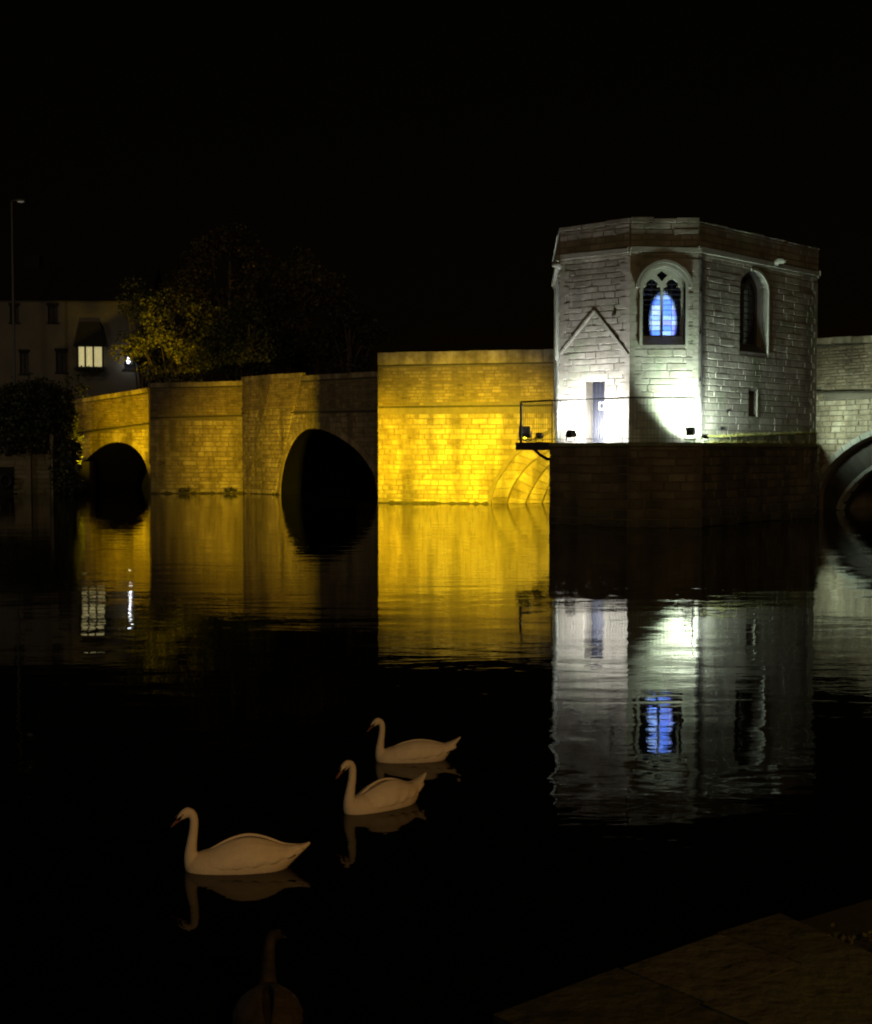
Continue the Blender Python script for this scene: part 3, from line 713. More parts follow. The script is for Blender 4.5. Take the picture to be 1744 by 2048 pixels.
for i in range(4):
    A, B = pts_[i], pts_[i + 1]
    MB().tube([(*A, ZR), (*B, ZR)], .026 if i > 1 else .035, 8).build('top_rail', M['iron'], rail)
    MB().bar((*A, PZ + .14), (*B, PZ + .14), .02).build('bottom_rail', M['iron'], rail)
    if i == 1: MB().bar((*A, ZR - .13), (*B, ZR - .13), .012).build('middle_rail', M['white'], rail)
    L = (B - A).length; n = int(L / .125)
    for k in range(1, n):
        p = A.lerp(B, k / n); MB().bar((*p, PZ + .02), (*p, ZR), .009 if i > 1 else .012).build('baluster', M['iron'], rail)
for i, p in enumerate(pts_):
    MB().tube([(*p, PZ - .02), (*p, ZR)], .05 if i < 2 else .024, 8).build('post', M['iron'], rail)

# ---------------------------------------------------------------- floodlights
def floodlight(label, pos, target, size, watts, col, cone=150, blend=.6, lens='lens', soft=.2, tilt_only=False, stem=.16, back=None):
    pos = Vector(pos); target = Vector(target); t = thing('floodlight', label, 'floodlight', pos - Vector((0, 0, size[2] / 2 + stem)), 'floodlights on and around the bridge')
    d = (target - pos).normalized(); rot = d.to_track_quat('Y', 'Z').to_matrix()
    sx, sy, sz = size
    h = MB(); ring = lambda y, k: [pos + rot @ Vector((sx / 2 * k * a, y, sz / 2 * k * b)) for a, b in ((-1, -1), (1, -1), (1, 1), (-1, 1))]
    h.loft([ring(-sy / 2, .55), ring(-sy * .3, .8), ring(sy * .35, 1), ring(sy * .46, 1.06), ring(sy / 2, 1.06)]); ho = h.build('housing', M['flood'], t)
    for k in (-.4, -.2, 0, .2, .4): MB().box(pos + rot @ Vector((sx * k, -sy * .42, 0)), (.012, sy * .25, sz * .7), rot=rot).build('cooling_fin', M['flood'], t)
    MB().box(pos + rot @ Vector((0, sy / 2 + .006, 0)), (sx * .94, .008, sz * .94), rot=rot).build('lens', M[lens], t)
    y = MB(); base = t.location
    yaw = math.atan2(d.y, d.x) - math.pi / 2; rz = Matrix.Rotation(yaw, 3, 'Z')
    for s_ in (-1, 1): y.bar(pos + rz @ Vector((s_ * (sx / 2 + .03), 0, 0)), Vector((pos.x, pos.y, base.z + .03)) + rz @ Vector((s_ * (sx / 2 + .03), 0, 0)), .02, .035)
    y.bar(Vector((pos.x, pos.y, base.z + .03)) + rz @ Vector((-(sx / 2 + .03), 0, 0)), Vector((pos.x, pos.y, base.z + .03)) + rz @ Vector(((sx / 2 + .03), 0, 0)), .05, .03)
    y.build('yoke', M['flood'], t)
    MB().tube([Vector((pos.x, pos.y, base.z)), Vector((pos.x, pos.y, base.z + .02))], .09, 10).build('base_plate', M['flood'], t)
    L = bpy.data.lights.new('floodlight_beam', 'SPOT'); L.energy = watts; L.color = col; L.spot_size = R(cone); L.spot_blend = blend; L.shadow_soft_size = soft
    lo = bpy.data.objects.new('floodlight_beam', L); C.objects.link(lo); lo.parent = t
    lo.location = pos + d * (sy / 2 + .03) - t.location; lo.rotation_euler = d.to_track_quat('-Z', 'Y').to_euler()
    return t
AMB = (1.0, .71, .014); WHT = (.84, .93, 1.0)
def deckp(u, Y, z): p = plan(u, Y); return Vector((p.x, p.y, z))
# amber box flood at the platform's outer end
floodlight('square dark floodlight at the outer left end of the platform', deckp(1050, 50.1, PZ + .47), plY.P(plY.sz(945, 965)[0], -.1, 0), (.42, .2, .42), 72000, AMB, 64, 1.0, 'lens_amber', .12)
# a second, further up the platform, reaching the far walls
floodlight('amber floodlight low on the platform, lighting the far left bridge walls', deckp(1056, 50.6, PZ + .32), plW2.P(plW2.sz(560, 900)[0], 2.8, 0), (.2, .15, .2), 50000, (1.0, .61, .008), 22, 1.0, 'lens_amber', .12)
floodlight('small grey floodlight between the square floodlight and the chapel corner', deckp(1078, 49.6, PZ + .27), plD.P(plD.L - 1.6, 4.6, 0), (.26, .16, .2), 2500, WHT, 120, .8)
floodlight('small dark floodlight in front of the chapel door wall, left of the door', deckp(1141, 47.5, PZ + .31), plA.P(plA.L * .50, 3.9, 0), (.36, .2, .24), 4400, (.93, .95, 1.0), 160, .9, soft=.2)
floodlight('angular dark floodlight by the chapel corner under the blue window, tilted upwards', deckp(1380, 46.2, PZ + .38), Vector((*plan(1390, 47.3), 4.3)), (.34, .22, .28), 3300, (.80, 1.0, .88), 136, .45, soft=.2)
floodlight('tiny floodlight right of the drain pipe foot, washing the right chapel wall', deckp(1409, 45.85, PZ + .2), plC.P(1.3, 4.2, 0), (.2, .14, .14), 520, (.84, .97, 1.0), 150, 1.0, stem=.1)
floodlight('floodlight hidden behind the chapel, lighting the wall right of it', deckp(1616, 56.3, PZ + .4), plR.P(plR.sz(1700, 830)[0], 4.6, 0), (.34, .2, .26), 700, (.74, 1.0, .92), 150, .9)
floodlight('amber floodlight beside the ivy, lighting the far left arch wall', Vector((*plan(158, 81.5), 1.7)), plW0.P(plW0.L * .70, 6.0, 0), (.3, .2, .3), 6500, (1.0, .64, .004), 88, .7, 'lens_amber')

# ---------------------------------------------------------------- left bank
bk = MB(); Lb = [plan(-260, 80), plan(-40, 81), plan(102, 83), plan(108, 92), plan(140, 99), plan(760, 96), plan(1500, 92), plan(3200, 80), Vector((200, 420)), Vector((-260, 420))]
vs, fs = poly_prism(Lb, -2, 1.7); bk.add(vs, fs); kind(bk.build('far_bank', M['bank']), 'structure')
bw = thing('bank_wall', 'low dark stone river wall at the far left below the ivy', 'wall', (*plan(40, 82), 0))
plK = Plane(plan(-260, 79.6), plan(101, 82.6))
MB().slab(plK, [(0, -1), (plK.L, -1), (plK.L, 2.5), (0, 2.5)], (), 0, -.5).build('wall_core', M['bridge_core'], bw)
place_stones(masonry(plK, [(0, -.5), (plK.L, -.5), (plK.L, 2.45), (0, 2.45)], (), .02, 2.45, (.25, .36), (.5, 1.2), .04, .02, 91), 'stone', 'stonework', M['bank_wall'], bw)
for u in (57,): MB().slab(plK, [(plK.sz(u - 5, 950)[0], 0), (plK.sz(u + 5, 950)[0], 0), (plK.sz(u + 5, 950)[0], 2.6), (plK.sz(u - 5, 950)[0], 2.6)], (), .2, .04).build('buttress', M['bank_wall'], bw)
# tyre fender
ty = MB(); c = plK.P(plK.sz(12, 962)[0], zat(962, 81), .2); n = 24
ty.tube([c + Vector((plK.t.x * math.cos(2 * math.pi * k / n) * .32, plK.t.y * math.cos(2 * math.pi * k / n) * .38, math.sin(2 * math.pi * k / n) * .38)) for k in range(n + 1)], .12, 10, caps=False)
tag(ty.build('tyre_fender', M['rubber'], smooth=True), 'dark round tyre fender hanging on the river wall at the left edge', 'tyre')
# short pale post by the ivy
po = MB(); p = Vector((*plan(104, 82.5), 0)); po.box(p + Vector((0, 0, zat(884, 82.5) )), (.22, .22, .9)); po.box(p + Vector((0, 0, zat(884, 82.5) / 2)), (.12, .12, zat(884, 82.5)))
tag(po.build('mooring_post', M['bank_wall']), 'short pale mooring post at the end of the river wall', 'post')
# dark return wall running to the arch
vs, fs = poly_prism([plan(104, 83), plan(178, 86.6), plan(190, 91), plan(104, 95)], -1, 2.0)
bw2 = thing('abutment', 'dark ivy covered abutment beside the leftmost arch', 'wall', (*plan(140, 86), 0))
MB().add(vs, fs).build('abutment_core', M['dark'], bw2)

def leaves(m, centre, rad, n, r, size=.2, flat=.5):
    for k in range(n):
        while True:
            q = Vector((r.uniform(-1, 1), r.uniform(-1, 1), r.uniform(-1, 1)))
            if .35 < q.length < 1: break
        p = Vector(centre) + Vector((q.x * rad[0], q.y * rad[1], q.z * rad[2]))
        d = Vector((r.uniform(-1, 1), r.uniform(-1, 1), r.uniform(-.9, .6))).normalized(); e = d.cross(Vector((r.uniform(-1, 1), r.uniform(-1, 1), r.uniform(-1, 1)))).normalized()
        s_ = size * r.uniform(.6, 1.3); m.add([p - e * s_ * .35, p + d * s_ * .5, p + e * s_ * .35, p - d * s_ * .5], [(0, 1, 2, 3)], r.random())
def tree(label, u, Y, vtop, vbot, wpx, leafm, seed, clumps=46, per=170, group='trees behind the bridge', lean=0, size=.24):
    r = random.Random(seed); P = plan(u, Y); zb = 1.7; zt = zat(vtop, Y); z0 = zat(vbot, Y); k = Y / F
    t = thing('tree', label, 'tree', (P.x, P.y, zb), group)
    H_ = zt - z0; Wd = wpx * k / 2; cz = (zt + z0) / 2
    tr = MB(); tp = Vector((P.x + lean, P.y, cz + H_ * .25)); tr.tube([(P.x, P.y, zb - .3), (P.x + .1, P.y, zb + 1.5), (P.x + lean * .4, P.y, cz - H_ * .2), tp], [.38, .3, .22, .07], 9)
    tro = tr.build('trunk', M['bark'], t)
    cl = MB(); lb = MB()
    for i in range(clumps):
        while True:
            q = Vector((r.uniform(-1, 1), r.uniform(-1, 1), r.uniform(-1, 1)))
            if q.length < 1: break
        q = q.normalized() * (q.length ** .45)
        w_ = 1 - .35 * max(q.z, 0) + .1 * r.uniform(-1, 1)
        cc = Vector((P.x + lean * (q.z + 1) * .5 + q.x * Wd * w_ * .85, P.y + q.y * Wd * .75, cz + q.z * H_ * .44 + r.uniform(-.4, .4)))
        s_ = r.uniform(.6, 1.25); leaves(cl, cc, (s_ * 1.1, s_, s_ * .75), int(per * s_ * s_), r, size)
        if i < 16:
            st = Vector((P.x + lean * .4, P.y, r.uniform(zb + 1.6, cz))); lb.tube([st, st.lerp(cc, .5) + Vector((0, 0, .3)), cc], [.11, .07, .025], 6)
    cl.build('crown', leafm, t); lb.build('limb', M['bark'], t)
    return t
tree('round tree with yellow green leaves, nearest the house, behind the bridge parapet', 350, 92, 578, 765, 235, M['leafy'], 1, 44, 150)
tree('tallest dark tree rising in the middle behind the bridge parapet', 462, 97, 450, 740, 310, M['leafb'], 2, 84, 110)
tree('broad dark green tree low behind the parapet above the middle of the bridge', 500, 89.5, 610, 770, 220, M['leafg'], 3, 40, 150)
tree('brown leaved tree with ragged top, right of the tallest tree', 615, 94, 500, 750, 240, M['leafb'], 4, 64, 130)
tree('low thin bush at the right end of the trees, ending by the bright wall', 700, 90, 610, 765, 130, M['leafg'], 5, 26, 110)
tree('dark tree between house and tallest tree, mostly in shade', 285, 99, 560, 740, 120, M['leafg'], 6, 24, 110)
# ivy bush at far left
iv = thing('ivy_bush', 'dark mass of ivy and shrubs spilling over the left end of the bridge', 'bush', (*plan(70, 84), 1.7))
m = MB(); r_ = random.Random(12)
for (u, v, w_, h_, Y) in ((15, 850, 55, 60, 83), (60, 830, 60, 60, 83.5), (100, 815, 50, 42, 85), (35, 800, 50, 35, 85), (80, 780, 45, 22, 86), (110, 800, 40, 28, 87), (115, 850, 40, 60, 84.5), (125, 880, 30, 30, 84.5), (60, 885, 50, 28, 82.6), (10, 890, 40, 20, 81.8), (122, 925, 26, 50, 83), (140, 925, 20, 50, 82), (150, 905, 14, 26, 81.2), (113, 960, 14, 30, 83), (140, 970, 30, 20, 81.5), (135, 830, 22, 26, 84), (-40, 850, 60, 80, 83)):
    k = Y / F; c = pt(u, v, Y); leaves(m, c, (w_ * k * 1.0, .9, h_ * k * 1.0), int(w_ * h_ * .75), r_, .24)
for k in range(60):                                     # loose sprays that break the outline
    c = pt(r_.uniform(-10, 165), r_.uniform(752, 900), r_.uniform(82.5, 86)); leaves(m, c, (r_.uniform(.4, 1.0), .4, r_.uniform(.3, .7)), 22, r_, .22)
m.build('foliage', M['leafg'], iv)
sm = MB()
for u in (20, 60, 95, 130): p = Vector((*plan(u, 84), 1.5)); sm.tube([p, p + Vector((.2, 0, 1.2)), p + Vector((-.1, .2, 3.2))], [.12, .09, .04], 6)
sm.build('stem', M['bark'], iv)

# ---------------------------------------------------------------- house
house = thing('house', 'plain rendered house with a lit bay window, standing behind the left end of the bridge', 'house', (*plan(160, 104), 1.7))
hp = Plane(plan(-60, 103), plan(300, 104)); HT = zat(600, 103)
ws = []
for (ul, ur, vt, vb) in ((112, 134, 703, 745), (40, 58, 705, 748), (96, 116, 612, 645), (248, 272, 700, 738), (20, 38, 612, 645)):
    ws.append(rect(hp, ul, ur, vt, vb))
MB().slab(hp, [(0, 1.5), (hp.L, 1.5), (hp.L, HT), (0, HT)], ws, 0, -.35).build('wall', M['render'], house)
for w_ in ws:
    f = MB(); a, b, c, d = w_; e = .07
    f.slab(hp, w_, [[(a[0] + e, a[1] + e), (b[0] - e, b[1] + e), (c[0] - e, c[1] - e), (d[0] + e, d[1] - e)]], -.1, -.17)
    mid = (a[0] + b[0]) / 2; f.band(hp, [(mid - .03, a[1] + e), (mid + .03, a[1] + e)], [(mid - .03, c[1] - e), (mid + .03, c[1] - e)], -.11, -.165)
    fo = f.build('window', M['dark'], house)
    MB().slab(hp, w_, (), -.18, -.2).build('pane', M['glassdark'], house, parent=fo)
    MB().band(hp, [(a[0] - .1, a[1] - .12), (b[0] + .1, a[1] - .12)], [(a[0] - .1, a[1] - .003), (b[0] + .1, a[1] - .003)], .1, -.02).build('sill', M['roof'], house, parent=fo)
    MB().band(hp, [(a[0] - .1, c[1] + .003), (b[0] + .1, c[1] + .003)], [(a[0] - .1, c[1] + .25), (b[0] + .1, c[1] + .25)], .03, -.02).build('lintel', M['roof'], house, parent=fo)
MB().add(*poly_prism([hp.P(.02, 0, -.4).xy, hp.P(hp.L - .02, 0, -.4).xy, hp.P(hp.L, 0, -8).xy, hp.P(0, 0, -8).xy], 1.5, HT - .05)).build('house_block', M['dark'], house)
rf = MB(); a, b, c, d = hp.P(-.3, HT, .4), hp.P(hp.L + .3, HT, .4), hp.P(hp.L + .3, HT, -8.4), hp.P(-.3, HT, -8.4); e, f = hp.P(-.3, HT + 3.4, -4), hp.P(hp.L + .3, HT + 3.4, -4)
rf.add([a, b, c, d, e, f], [(0, 1, 5, 4), (2, 3, 4, 5), (0, 4, 3), (1, 2, 5), (0, 3, 2, 1)]); rfo = rf.build('roof', M['roof'], house)
MB().box(hp.P(hp.L * .3, HT + 3.3, -4), (1.2, .9, 1.6)).build('chimney', M['roof'], house, parent=rfo)
# projecting bay window with curtains drawn, lit from inside
b0, zb_ = hp.sz(159, 735); b1, _ = hp.sz(209, 735); zt_ = hp.sz(185, 694)[1]
bay = MB().band(hp, [(b0 - .08, zb_ - .3), (b1 + .08, zb_ - .3)], [(b0 - .08, zb_), (b1 + .08, zb_)], .75, .0).build('bay_window', M['dark'], house)
MB().band(hp, [(b0 - .3, zt_), (b1 + .3, zt_)], [(b0 + .2, zt_ + 1.9), (b1 - .2, zt_ + 1.9)], .85, .0).build('bay_roof', M['dark'], house, parent=bay)
nP = 3; edges = [0, .30, .62, 1.0]
for k in range(nP):
    x0 = b0 + (b1 - b0) * edges[k] + .06; x1 = b0 + (b1 - b0) * edges[k + 1] - .06
    # pleated curtain behind each casement
    n = 14; zs = [(x0 + (x1 - x0) * i / n) for i in range(n + 1)]; m = MB()
    vs = []
    for i, x in enumerate(zs): o_ = .58 + .03 * math.sin(i * 1.9 + k); vs += [hp.P(x, zb_ + .03, o_), hp.P(x, zt_ - .03, o_)]
    m.add(vs, [(2 * i, 2 * i + 2, 2 * i + 3, 2 * i + 1) for i in range(n)]); m.build('curtain', M['curtain'], house, parent=bay)
    MB().band(hp, [(x1, zb_), (x1 + .12, zb_)], [(x1, zt_), (x1 + .12, zt_)], .74, .6).build('mullion', M['dark'], house, parent=bay)
MB().band(hp, [(b0 - .06, zb_), (b0 + .06, zb_)], [(b0 - .06, zt_), (b0 + .06, zt_)], .74, .0).build('mullion', M['dark'], house, parent=bay)
m = MB(); r_ = random.Random(3)
for k in range(7): leaves(m, hp.P(b0 + (b1 - b0) * k / 6, zb_ - .15 + r_.uniform(-.1, .06), .95), (.3, .2, .25), 60, r_, .13)
for k in range(4): leaves(m, hp.P(b0 + .5 + .4 * k, zb_ - .5, .9), (.25, .2, .3), 50, r_, .13)
tag(m.build('window_box_plants', M['leafg']), 'dark trailing plants in the box under the lit bay window', 'plants')
lm = thing('porch_lamp', 'small brilliant white lamp glowing on the house wall right of the bay window', 'lamp', hp.P(hp.sz(258, 722)[0], zat(722, 103), .3))
bp_ = lm.location
s_ = MB(); rings = [[bp_ + Vector((math.cos(a * math.pi / 5) * rr_, math.sin(a * math.pi / 5) * rr_, zz)) for a in range(10)] for zz, rr_ in ((-.17, .04), (-.12, .13), (0, .17), (.1, .13), (.15, .05))]
s_.loft(rings); s_.build('bulb', M['bulb'], lm, smooth=True)
MB().loft([[bp_ + Vector((math.cos(a * math.pi / 5) * rr_, math.sin(a * math.pi / 5) * rr_, zz)) for a in range(10)] for zz, rr_ in ((.16, .07), (.22, .09), (.34, .08), (.4, .02))]).build('globe_top', M['bulb'], lm)
MB().bar(bp_ + Vector((0, 0, .28)), hp.P(hp.sz(258, 722)[0], zat(722, 103) + .28, 0), .04).build('wall_bracket', M['iron'], lm)
pl_ = bpy.data.lights.new('porch_light', 'POINT'); pl_.energy = 18; pl_.color = (.9, .93, 1); pl_.shadow_soft_size = .1
plo = bpy.data.objects.new('porch_light', pl_); C.objects.link(plo); plo.parent = lm; plo.location = (0, -.35, 0)

# ---------------------------------------------------------------- lamp posts
def lamp_post(label, base, H_, lit=None, glass='lamp_glass', arm=(.5, 0), r0=.09):
    base = Vector(base); t = thing('lamp_post', label, 'lamp post', base, 'lamp posts')
    MB().tube([base, base + Vector((0, 0, 1.2)), base + Vector((0, 0, 1.25)), base + Vector((0, 0, H_))], [r0 * 1.5, r0 * 1.5, r0, r0 * .6], 10).build('pole', M['lamp_grey'], t)
    tip = base + Vector((arm[0], arm[1], H_ + .12)); MB().tube([base + Vector((0, 0, H_ - .02)), base + Vector((0, 0, H_ + .1)), tip], .04, 8).build('arm', M['lamp_grey'], t)
    dv = Vector((arm[0], arm[1], 0)).normalized(); rz = math.atan2(dv.y, dv.x)
    m = MB(); rot = Matrix.Rotation(rz, 3, 'Z')
    m.loft([[tip + rot @ Vector((x, w2 * a, h2 * b)) for a, b in ((-1, -.6), (1, -.6), (.7, .8), (-.7, .8))] for x, w2, h2 in ((-.1, .06, .05), (.1, .16, .1), (.5, .18, .12), (.72, .08, .05))]); m.build('lamp_head', M['lamp_grey'], t)
    MB().loft([[tip + rot @ Vector((x, w2 * a, -.075 - h2 * b)) for a, b in ((-1, 0), (1, 0), (.7, 1), (-.7, 1))] for x, w2, h2 in ((.12, .08, .03), (.3, .14, .08), (.5, .14, .08), (.62, .06, .03))]).build('lamp_glass', M[glass], t)
    if lit:
        L = bpy.data.lights.new('lamp_light', 'POINT'); L.energy = lit[0]; L.color = lit[1]; L.shadow_soft_size = .15
        lo = bpy.data.objects.new('lamp_light', L); C.objects.link(lo); lo.parent = t; lo.location = tip + rot @ Vector((.35, 0, -.25)) - base
    return t
M['lamp_grey'] = rich('galvanised steel', [(.06, .06, .06), (.10, .10, .095)], 6, 0, rough=.5)
M['sodium'] = emit('sodium lamp glass', (1.0, .6, .2), 8)
lamp_post('tall slim lamp post at the far left edge, reaching above the house', (*plan(31, 98), 1.7), zat(404, 98) - 1.7, None, arm=(.3, 0), r0=.13)
# the quay's own street lamp stands behind the viewer and lights swans and quay
lamp_post('street lamp on the near quay', (7.5, -5.0, 1.0), 6.0, (1750, (1.0, .44, .08)), 'sodium', arm=(-.6, .6))
# a street lamp on the far bank side that lifts the house front a little
lamp_post('street lamp on the far left bank beyond the frame', (-46, 66, 1.7), 6.5, (2600, (1.0, .80, .58)), 'sodium', arm=(.5, .3))

# ---------------------------------------------------------------- near quay
QZ = 1.0
edge = [(968, 2075), (985, 2028), (1100, 1984), (1260, 1925), (1400, 1875), (1528, 1831), (1560, 1824), (1620, 1845), (1690, 1890), (1800, 1965)]
ep = [ground(u, v, QZ).xy for u, v in edge]
poly = ep + [Vector((3.2, 2.6)), Vector((9, 2.4)), Vector((9, -12)), Vector((-9, -12)), Vector((-9, .6)), Vector((-.5, .9))]
m = MB(); vs, fs = poly_prism(poly, -1.5, QZ - .05); m.add(vs, fs); kind(m.build('quay', M['quay']), 'structure')
# coping slabs along the water edge: each one a stone
cop = thing('quay_coping', 'worn stone coping of the near quay at the bottom right corner', 'quay edge', (*ep[4], QZ - .1))
slabs = []
rr = random.Random(4)
# outer row follows the edge, two inner rows behind it
def offp(i_f, d):
    i = min(int(i_f), len(ep) - 2); f = i_f - i; p = ep[i].lerp(ep[i + 1], f); t = (ep[i + 1] - ep[i]).normalized(); return p + Vector((t.y, -t.x)) * d
E = ep[1:7]
cum = [0]
for i in range(len(E) - 1): cum.append(cum[-1] + (E[i + 1] - E[i]).length)
def along(s):
    for i in range(len(E) - 1):
        if s <= cum[i + 1] or i == len(E) - 2:
            f = (s - cum[i]) / (cum[i + 1] - cum[i]); return E[i].lerp(E[i + 1], f), (E[i + 1] - E[i]).normalized()
tot = cum[-1]
for row in range(4):
    s = -.0; w0 = [0, .34, .72, 1.12][row]; w1 = [.335, .715, 1.115, 1.6][row]
    while s < tot - .05:
        L = rr.uniform(.45, .8); e = min(s + L, tot)
        if tot - e < .25: e = tot
        a, ta = along(s + .004); b, tb = along(e - .004); n1 = Vector((ta.y, -ta.x)); n2 = Vector((tb.y, -tb.x))
        dz = rr.uniform(-.003, .002)
        if row == 0: w0 = rr.uniform(-.012, .014)
        vs, fs = poly_prism([a + n1 * w0, b + n2 * w0, b + n2 * w1, a + n1 * w1], QZ - .12, QZ + dz)
        MB().add(vs, fs, rr.random()).build('coping_slab', M['quay'], cop); s = e
m = MB(); bp_ = [ground(u, v, QZ - .03).xy for u, v in ((1540, 1829), (1640, 1797), (1760, 1762), (1900, 1725))] + [Vector((9, 5.5)), Vector((9, 2.4)), Vector((3.2, 2.6))] + [p for p in ep[-1:-5:-1]]
vs, fs = poly_prism(bp_, -1.5, QZ - .09); m.add(vs, fs); kind(m.build('planting_bed', M['bank']), 'structure')
# plants in the dark corner beyond the quay
pb = thing('quay_plants', 'dark leafy plants growing beyond the quay corner at the lower right', 'plants', ground(1700, 1900, .3))
m = MB(); rr = random.Random(6)
for k in range(9):
    u = rr.uniform(1680, 1800); v = rr.uniform(1835, 1900) + (u - 1650) * .2; c = ground(u, v, QZ - .05); leaves(m, c + Vector((0, 0, rr.uniform(-.02, .01))), (.07, .06, .03), 14, rr, .028)
m.build('foliage', M['leafg'], pb)

# ---------------------------------------------------------------- swans
def catmull(rows, n):
    out = []
    for i in range(len(rows) - 1):
        p0 = rows[max(i - 1, 0)]; p1 = rows[i]; p2 = rows[i + 1]; p3 = rows[min(i + 2, len(rows) - 1)]
        for k in range(n):
            t = k / n; out.append([.5 * ((2 * b) + (-a + c) * t + (2 * a - 5 * b + 4 * c - d) * t * t + (-a + 3 * b - 3 * c + d) * t ** 3) for a, b, c, d in zip(p0, p1, p2, p3)])
    out.append(list(rows[-1])); return out
BODY = [(.37, .03, .02, .00), (.345, .07, .075, -.05), (.29, .11, .115, -.09), (.2, .145, .14, -.1), (.08, .17, .165, -.1), (-.06, .178, .178, -.1), (-.2, .16, .168, -.085), (-.30, .12, .15, -.03), (-.37, .075, .145, .035), (-.43, .045, .15, .09), (-.49, .012, .165, .145)]
BR = catmull(BODY, 4)                                    # x, half-width, top, bottom
def swan(label, pos, yaw, neck, headdir, scale=1.0, raise_wing=0.0, cyg=False, bodyk=1.0, tail=0.0):
    """built facing +x at the origin, waterline at z = 0, then turned and set on the water"""
    t = thing('swan', label, 'swan', (pos[0], pos[1], 0), 'swans on the river')
    feath = M['cygnet'] if cyg else M['swan']
    b = MB(); n = 28; rings = []
    for x, w_, zt, zb in BR:
        if x < -.3: zt += tail * (-.3 - x) / .19; zb += tail * (-.3 - x) / .19
        cz, rz = (zt + zb) / 2, max((zt - zb) / 2, .006)
        rings.append([Vector((x, w_ * bodyk * math.copysign(abs(math.cos(a)) ** .9, math.cos(a)), cz + rz * math.sin(a))) for a in [2 * math.pi * k / n for k in range(n)]])
    b.loft(rings)
    nk = catmull(neck, 5)
    b.tube([(p[0], p[1], p[2]) for p in nk], [p[3] for p in nk], 16)
    hx = Vector(neck[-1][:3]); hd = Vector(headdir).normalized()
    # head: egg from the end of the neck along hd
    hr = [(-.035, .022), (-.015, .031), (.012, .034), (.036, .030), (.058, .022), (.076, .014)]
    b.tube([hx + hd * a for a, _ in hr], [r_ for _, r_ in hr], 16)
    me = bpy.data.meshes.new('body'); me.from_pydata([tuple(p) for p in b.v], [], b.f)
    bm = bmesh.new(); bm.from_mesh(me); bmesh.ops.recalc_face_normals(bm, faces=bm.faces); bm.to_mesh(me); bm.free()
    o = bpy.data.objects.new('body', me); C.objects.link(o)
    rm = o.modifiers.new('r', 'REMESH'); rm.mode = 'VOXEL'; rm.voxel_size = .0075
    sm = o.modifiers.new('s', 'SMOOTH'); sm.iterations = 6; sm.factor = .5
    dg = bpy.context.evaluated_depsgraph_get(); ev = o.evaluated_get(dg); me2 = bpy.data.meshes.new_from_object(ev)
    o.modifiers.clear(); o.data = me2; me2.name = 'body'; me2.polygons.foreach_set('use_smooth', [True] * len(me2.polygons))
    me2.materials.clear(); me2.materials.append(feath); o.parent = t
    parts = []
    def mk(mb, name, m_, sm_=True, par=None):
        me = bpy.data.meshes.new(name); me.from_pydata([tuple(p) for p in mb.v], [], mb.f); at = me.attributes.new('tone', 'FLOAT', 'POINT'); at.data.foreach_set('value', mb.c)
        bm = bmesh.new(); bm.from_mesh(me); bmesh.ops.recalc_face_normals(bm, faces=bm.faces); bm.to_mesh(me); bm.free()
        me.polygons.foreach_set('use_smooth', [sm_] * len(me.polygons)); me.materials.append(m_)
        oo = bpy.data.objects.new(name, me); C.objects.link(oo); oo.parent = par or t; return oo
    side = Vector((0, 0, 1)).cross(hd).normalized(); upv = hd.cross(side).normalized()
    # beak: flattened, with the dark patch and knob
    dn = (hd * .9 - upv * .10).normalized()
    bk = MB(); rr_ = [(.064, .017, .016), (.085, .015, .012), (.11, .013, .008), (.135, .012, .005), (.148, .006, .003)]
    bk.loft([[hx + dn * a + side * w2 * math.cos(q) + upv * h2 * math.sin(q) for q in [2 * math.pi * k / 12 for k in range(12)]] for a, w2, h2 in rr_]); bk_o = mk(bk, 'beak', M['flood'] if cyg else M['beak'])
    kn = MB(); kn.tube([hx + hd * .050 + upv * .016, hx + hd * .062 + upv * .021, hx + hd * .076 + upv * .018, hx + dn * .088 + upv * .01], [.006, .0125, .011, .004], 10); mk(kn, 'beak_knob', M['black'], par=bk_o)
    for s_ in (-1, 1):
        lr = MB(); lr.tube([hx + hd * .030 + side * s_ * .029 + upv * .004, hx + hd * .048 + side * s_ * .0235, hx + hd * .068 + side * s_ * .0165 - upv * .002], [.003, .0085, .010], 8); mk(lr, 'lore', M['black'])
        ey = MB(); ey.tube([hx + hd * .022 + side * s_ * (.030) + upv * .006, hx + hd * .022 + side * s_ * .0365 + upv * .006], [.006, .003], 8); mk(ey, 'eye', M['black'])
    # folded wings: shells hugging the body, stepped feather rows behind
    def bodyat(x):
        for i in range(len(BR) - 1):
            if BR[i][0] >= x >= BR[i + 1][0]:
                f = (BR[i][0] - x) / (BR[i][0] - BR[i + 1][0]); return [a + (c - a) * f for a, c in zip(BR[i], BR[i + 1])]
        return BR[-1] if x < BR[-1][0] else BR[0]
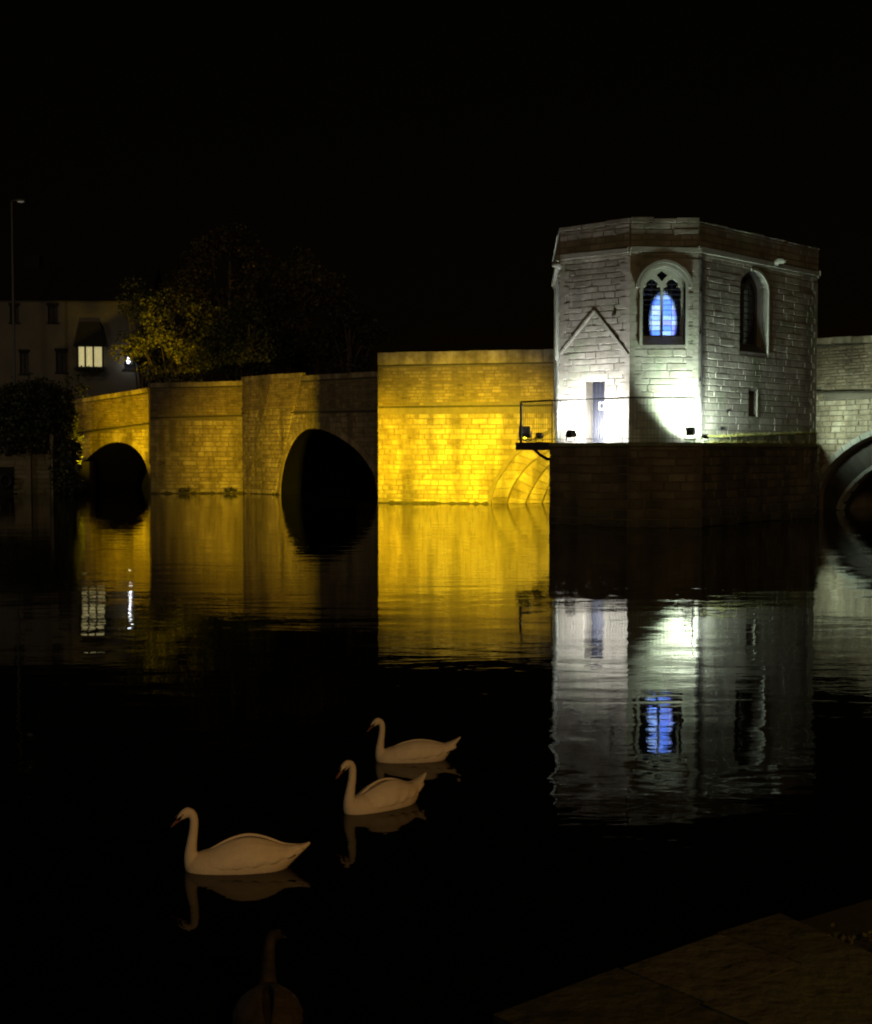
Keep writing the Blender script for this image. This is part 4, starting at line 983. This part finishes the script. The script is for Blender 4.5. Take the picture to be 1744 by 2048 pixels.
    for s_ in (-1, 1):
        nx, na = 34, 14; vs = []
        for i in range(nx + 1):
            f = i / nx; x = .24 - f * .66
            _, w_, zt, zb = bodyat(x); cz, rz = (zt + zb) / 2, (zt - zb) / 2
            for j in range(na + 1):
                g_ = j / na
                a_top = math.pi / 2 - .07 - .10 * math.sin(f * math.pi)      # near the ridge of the back
                a_bot = .06 + .50 * max(0, f - .45) ** 1.0 + .35 * max(0, .2 - f) * 3
                a = a_top + (a_bot - a_top) * g_
                swell = math.sin(min(1, f * 1.25) * math.pi * .80) * math.sin((.12 + .86 * g_) * math.pi) ** .6
                k_ = .955 + .07 * min(1, f * 5) + .085 * swell
                lift = (.012 + raise_wing) * math.sin(min(1, f * 1.15) * math.pi) ** 1.6 * (1 - g_) ** 1.3
                ridge = .0055 * math.sin(f * 34 + g_ * 9) * g_ * min(1, f * 2) + .003 * math.sin(g_ * 24) * f
                if f > .97: k_ -= .05
                vs.append(Vector((x - .045 * g_ * (f > .55) * (f - .55), s_ * (w_ * bodyk * k_ * math.cos(a) + ridge + raise_wing * .3 * (1 - g_) * math.sin(f * 3.14)), cz + rz * k_ * math.sin(a) + lift)))
        wv = MB(); N = len(vs); inner = [Vector((p.x, p.y * .90, p.z - .018)) for p in vs]
        q_ = lambda i, j: i * (na + 1) + j
        fs = [(q_(i, j), q_(i + 1, j), q_(i + 1, j + 1), q_(i, j + 1)) for i in range(nx) for j in range(na)]
        fs += [(N + a, N + d_, N + c_, N + b_) for a, b_, c_, d_ in fs]
        for i in range(nx):
            fs += [(q_(i, 0), N + q_(i, 0), N + q_(i + 1, 0), q_(i + 1, 0)), (q_(i, na), q_(i + 1, na), N + q_(i + 1, na), N + q_(i, na))]
        for j in range(na):
            fs += [(q_(0, j), q_(0, j + 1), N + q_(0, j + 1), N + q_(0, j)), (q_(nx, j), N + q_(nx, j), N + q_(nx, j + 1), q_(nx, j + 1))]
        wv.add(vs + inner, fs); wo = mk(wv, 'wing', feath)
    t.rotation_euler = (0, 0, yaw); t.scale = (scale,) * 3
    return t
NECK1 = [(.27, 0, -.03, .075), (.315, 0, .03, .066), (.335, 0, .10, .047), (.330, 0, .18, .037), (.318, 0, .26, .032), (.312, 0, .33, .030), (.318, 0, .375, .030), (.338, 0, .402, .030), (.365, 0, .402, .030)]
NECK2 = [(.27, 0, -.03, .078), (.315, 0, .03, .068), (.335, 0, .10, .05), (.325, 0, .19, .039), (.308, 0, .27, .034), (.302, 0, .345, .032), (.312, 0, .392, .032), (.336, 0, .414, .031), (.365, 0, .41, .031)]
HD = (.80, 0, -.60)
def on(u, v): p = ground(u, v); return (p.x, p.y)
s1 = on(480, 1735); s2 = on(763, 1612); s3 = on(826, 1519)
swan('white swan nearest the viewer, leading the group at the lower left, wings folded', s1, math.pi + R(8), NECK1, HD, .90, .030, bodyk=.92)
swan('white swan in the middle of the group, turned toward the viewer, wings slightly raised', s2, math.pi + R(40), NECK2, HD, .87, .024, bodyk=.92, tail=.05)
swan('white swan furthest back, nearest the bridge, with pointed raised tail', s3, math.pi + R(10), NECK1, (.74, 0, -.6), .84, .0, bodyk=.9, tail=.055)
# grey young swan seen from behind at the bottom edge
NECKC = [(.27, 0, -.03, .075), (.315, 0, .03, .064), (.33, 0, .10, .05), (.33, 0, .18, .042), (.325, -.004, .26, .036), (.33, -.01, .32, .033), (.35, -.02, .35, .031), (.37, -.03, .352, .03)]
swan('grey brown young swan swimming away, seen from behind at the bottom edge', on(536, 2050), R(97), NECKC, (.75, -.45, -.25), .84, .01, cyg=True, bodyk=1.0)
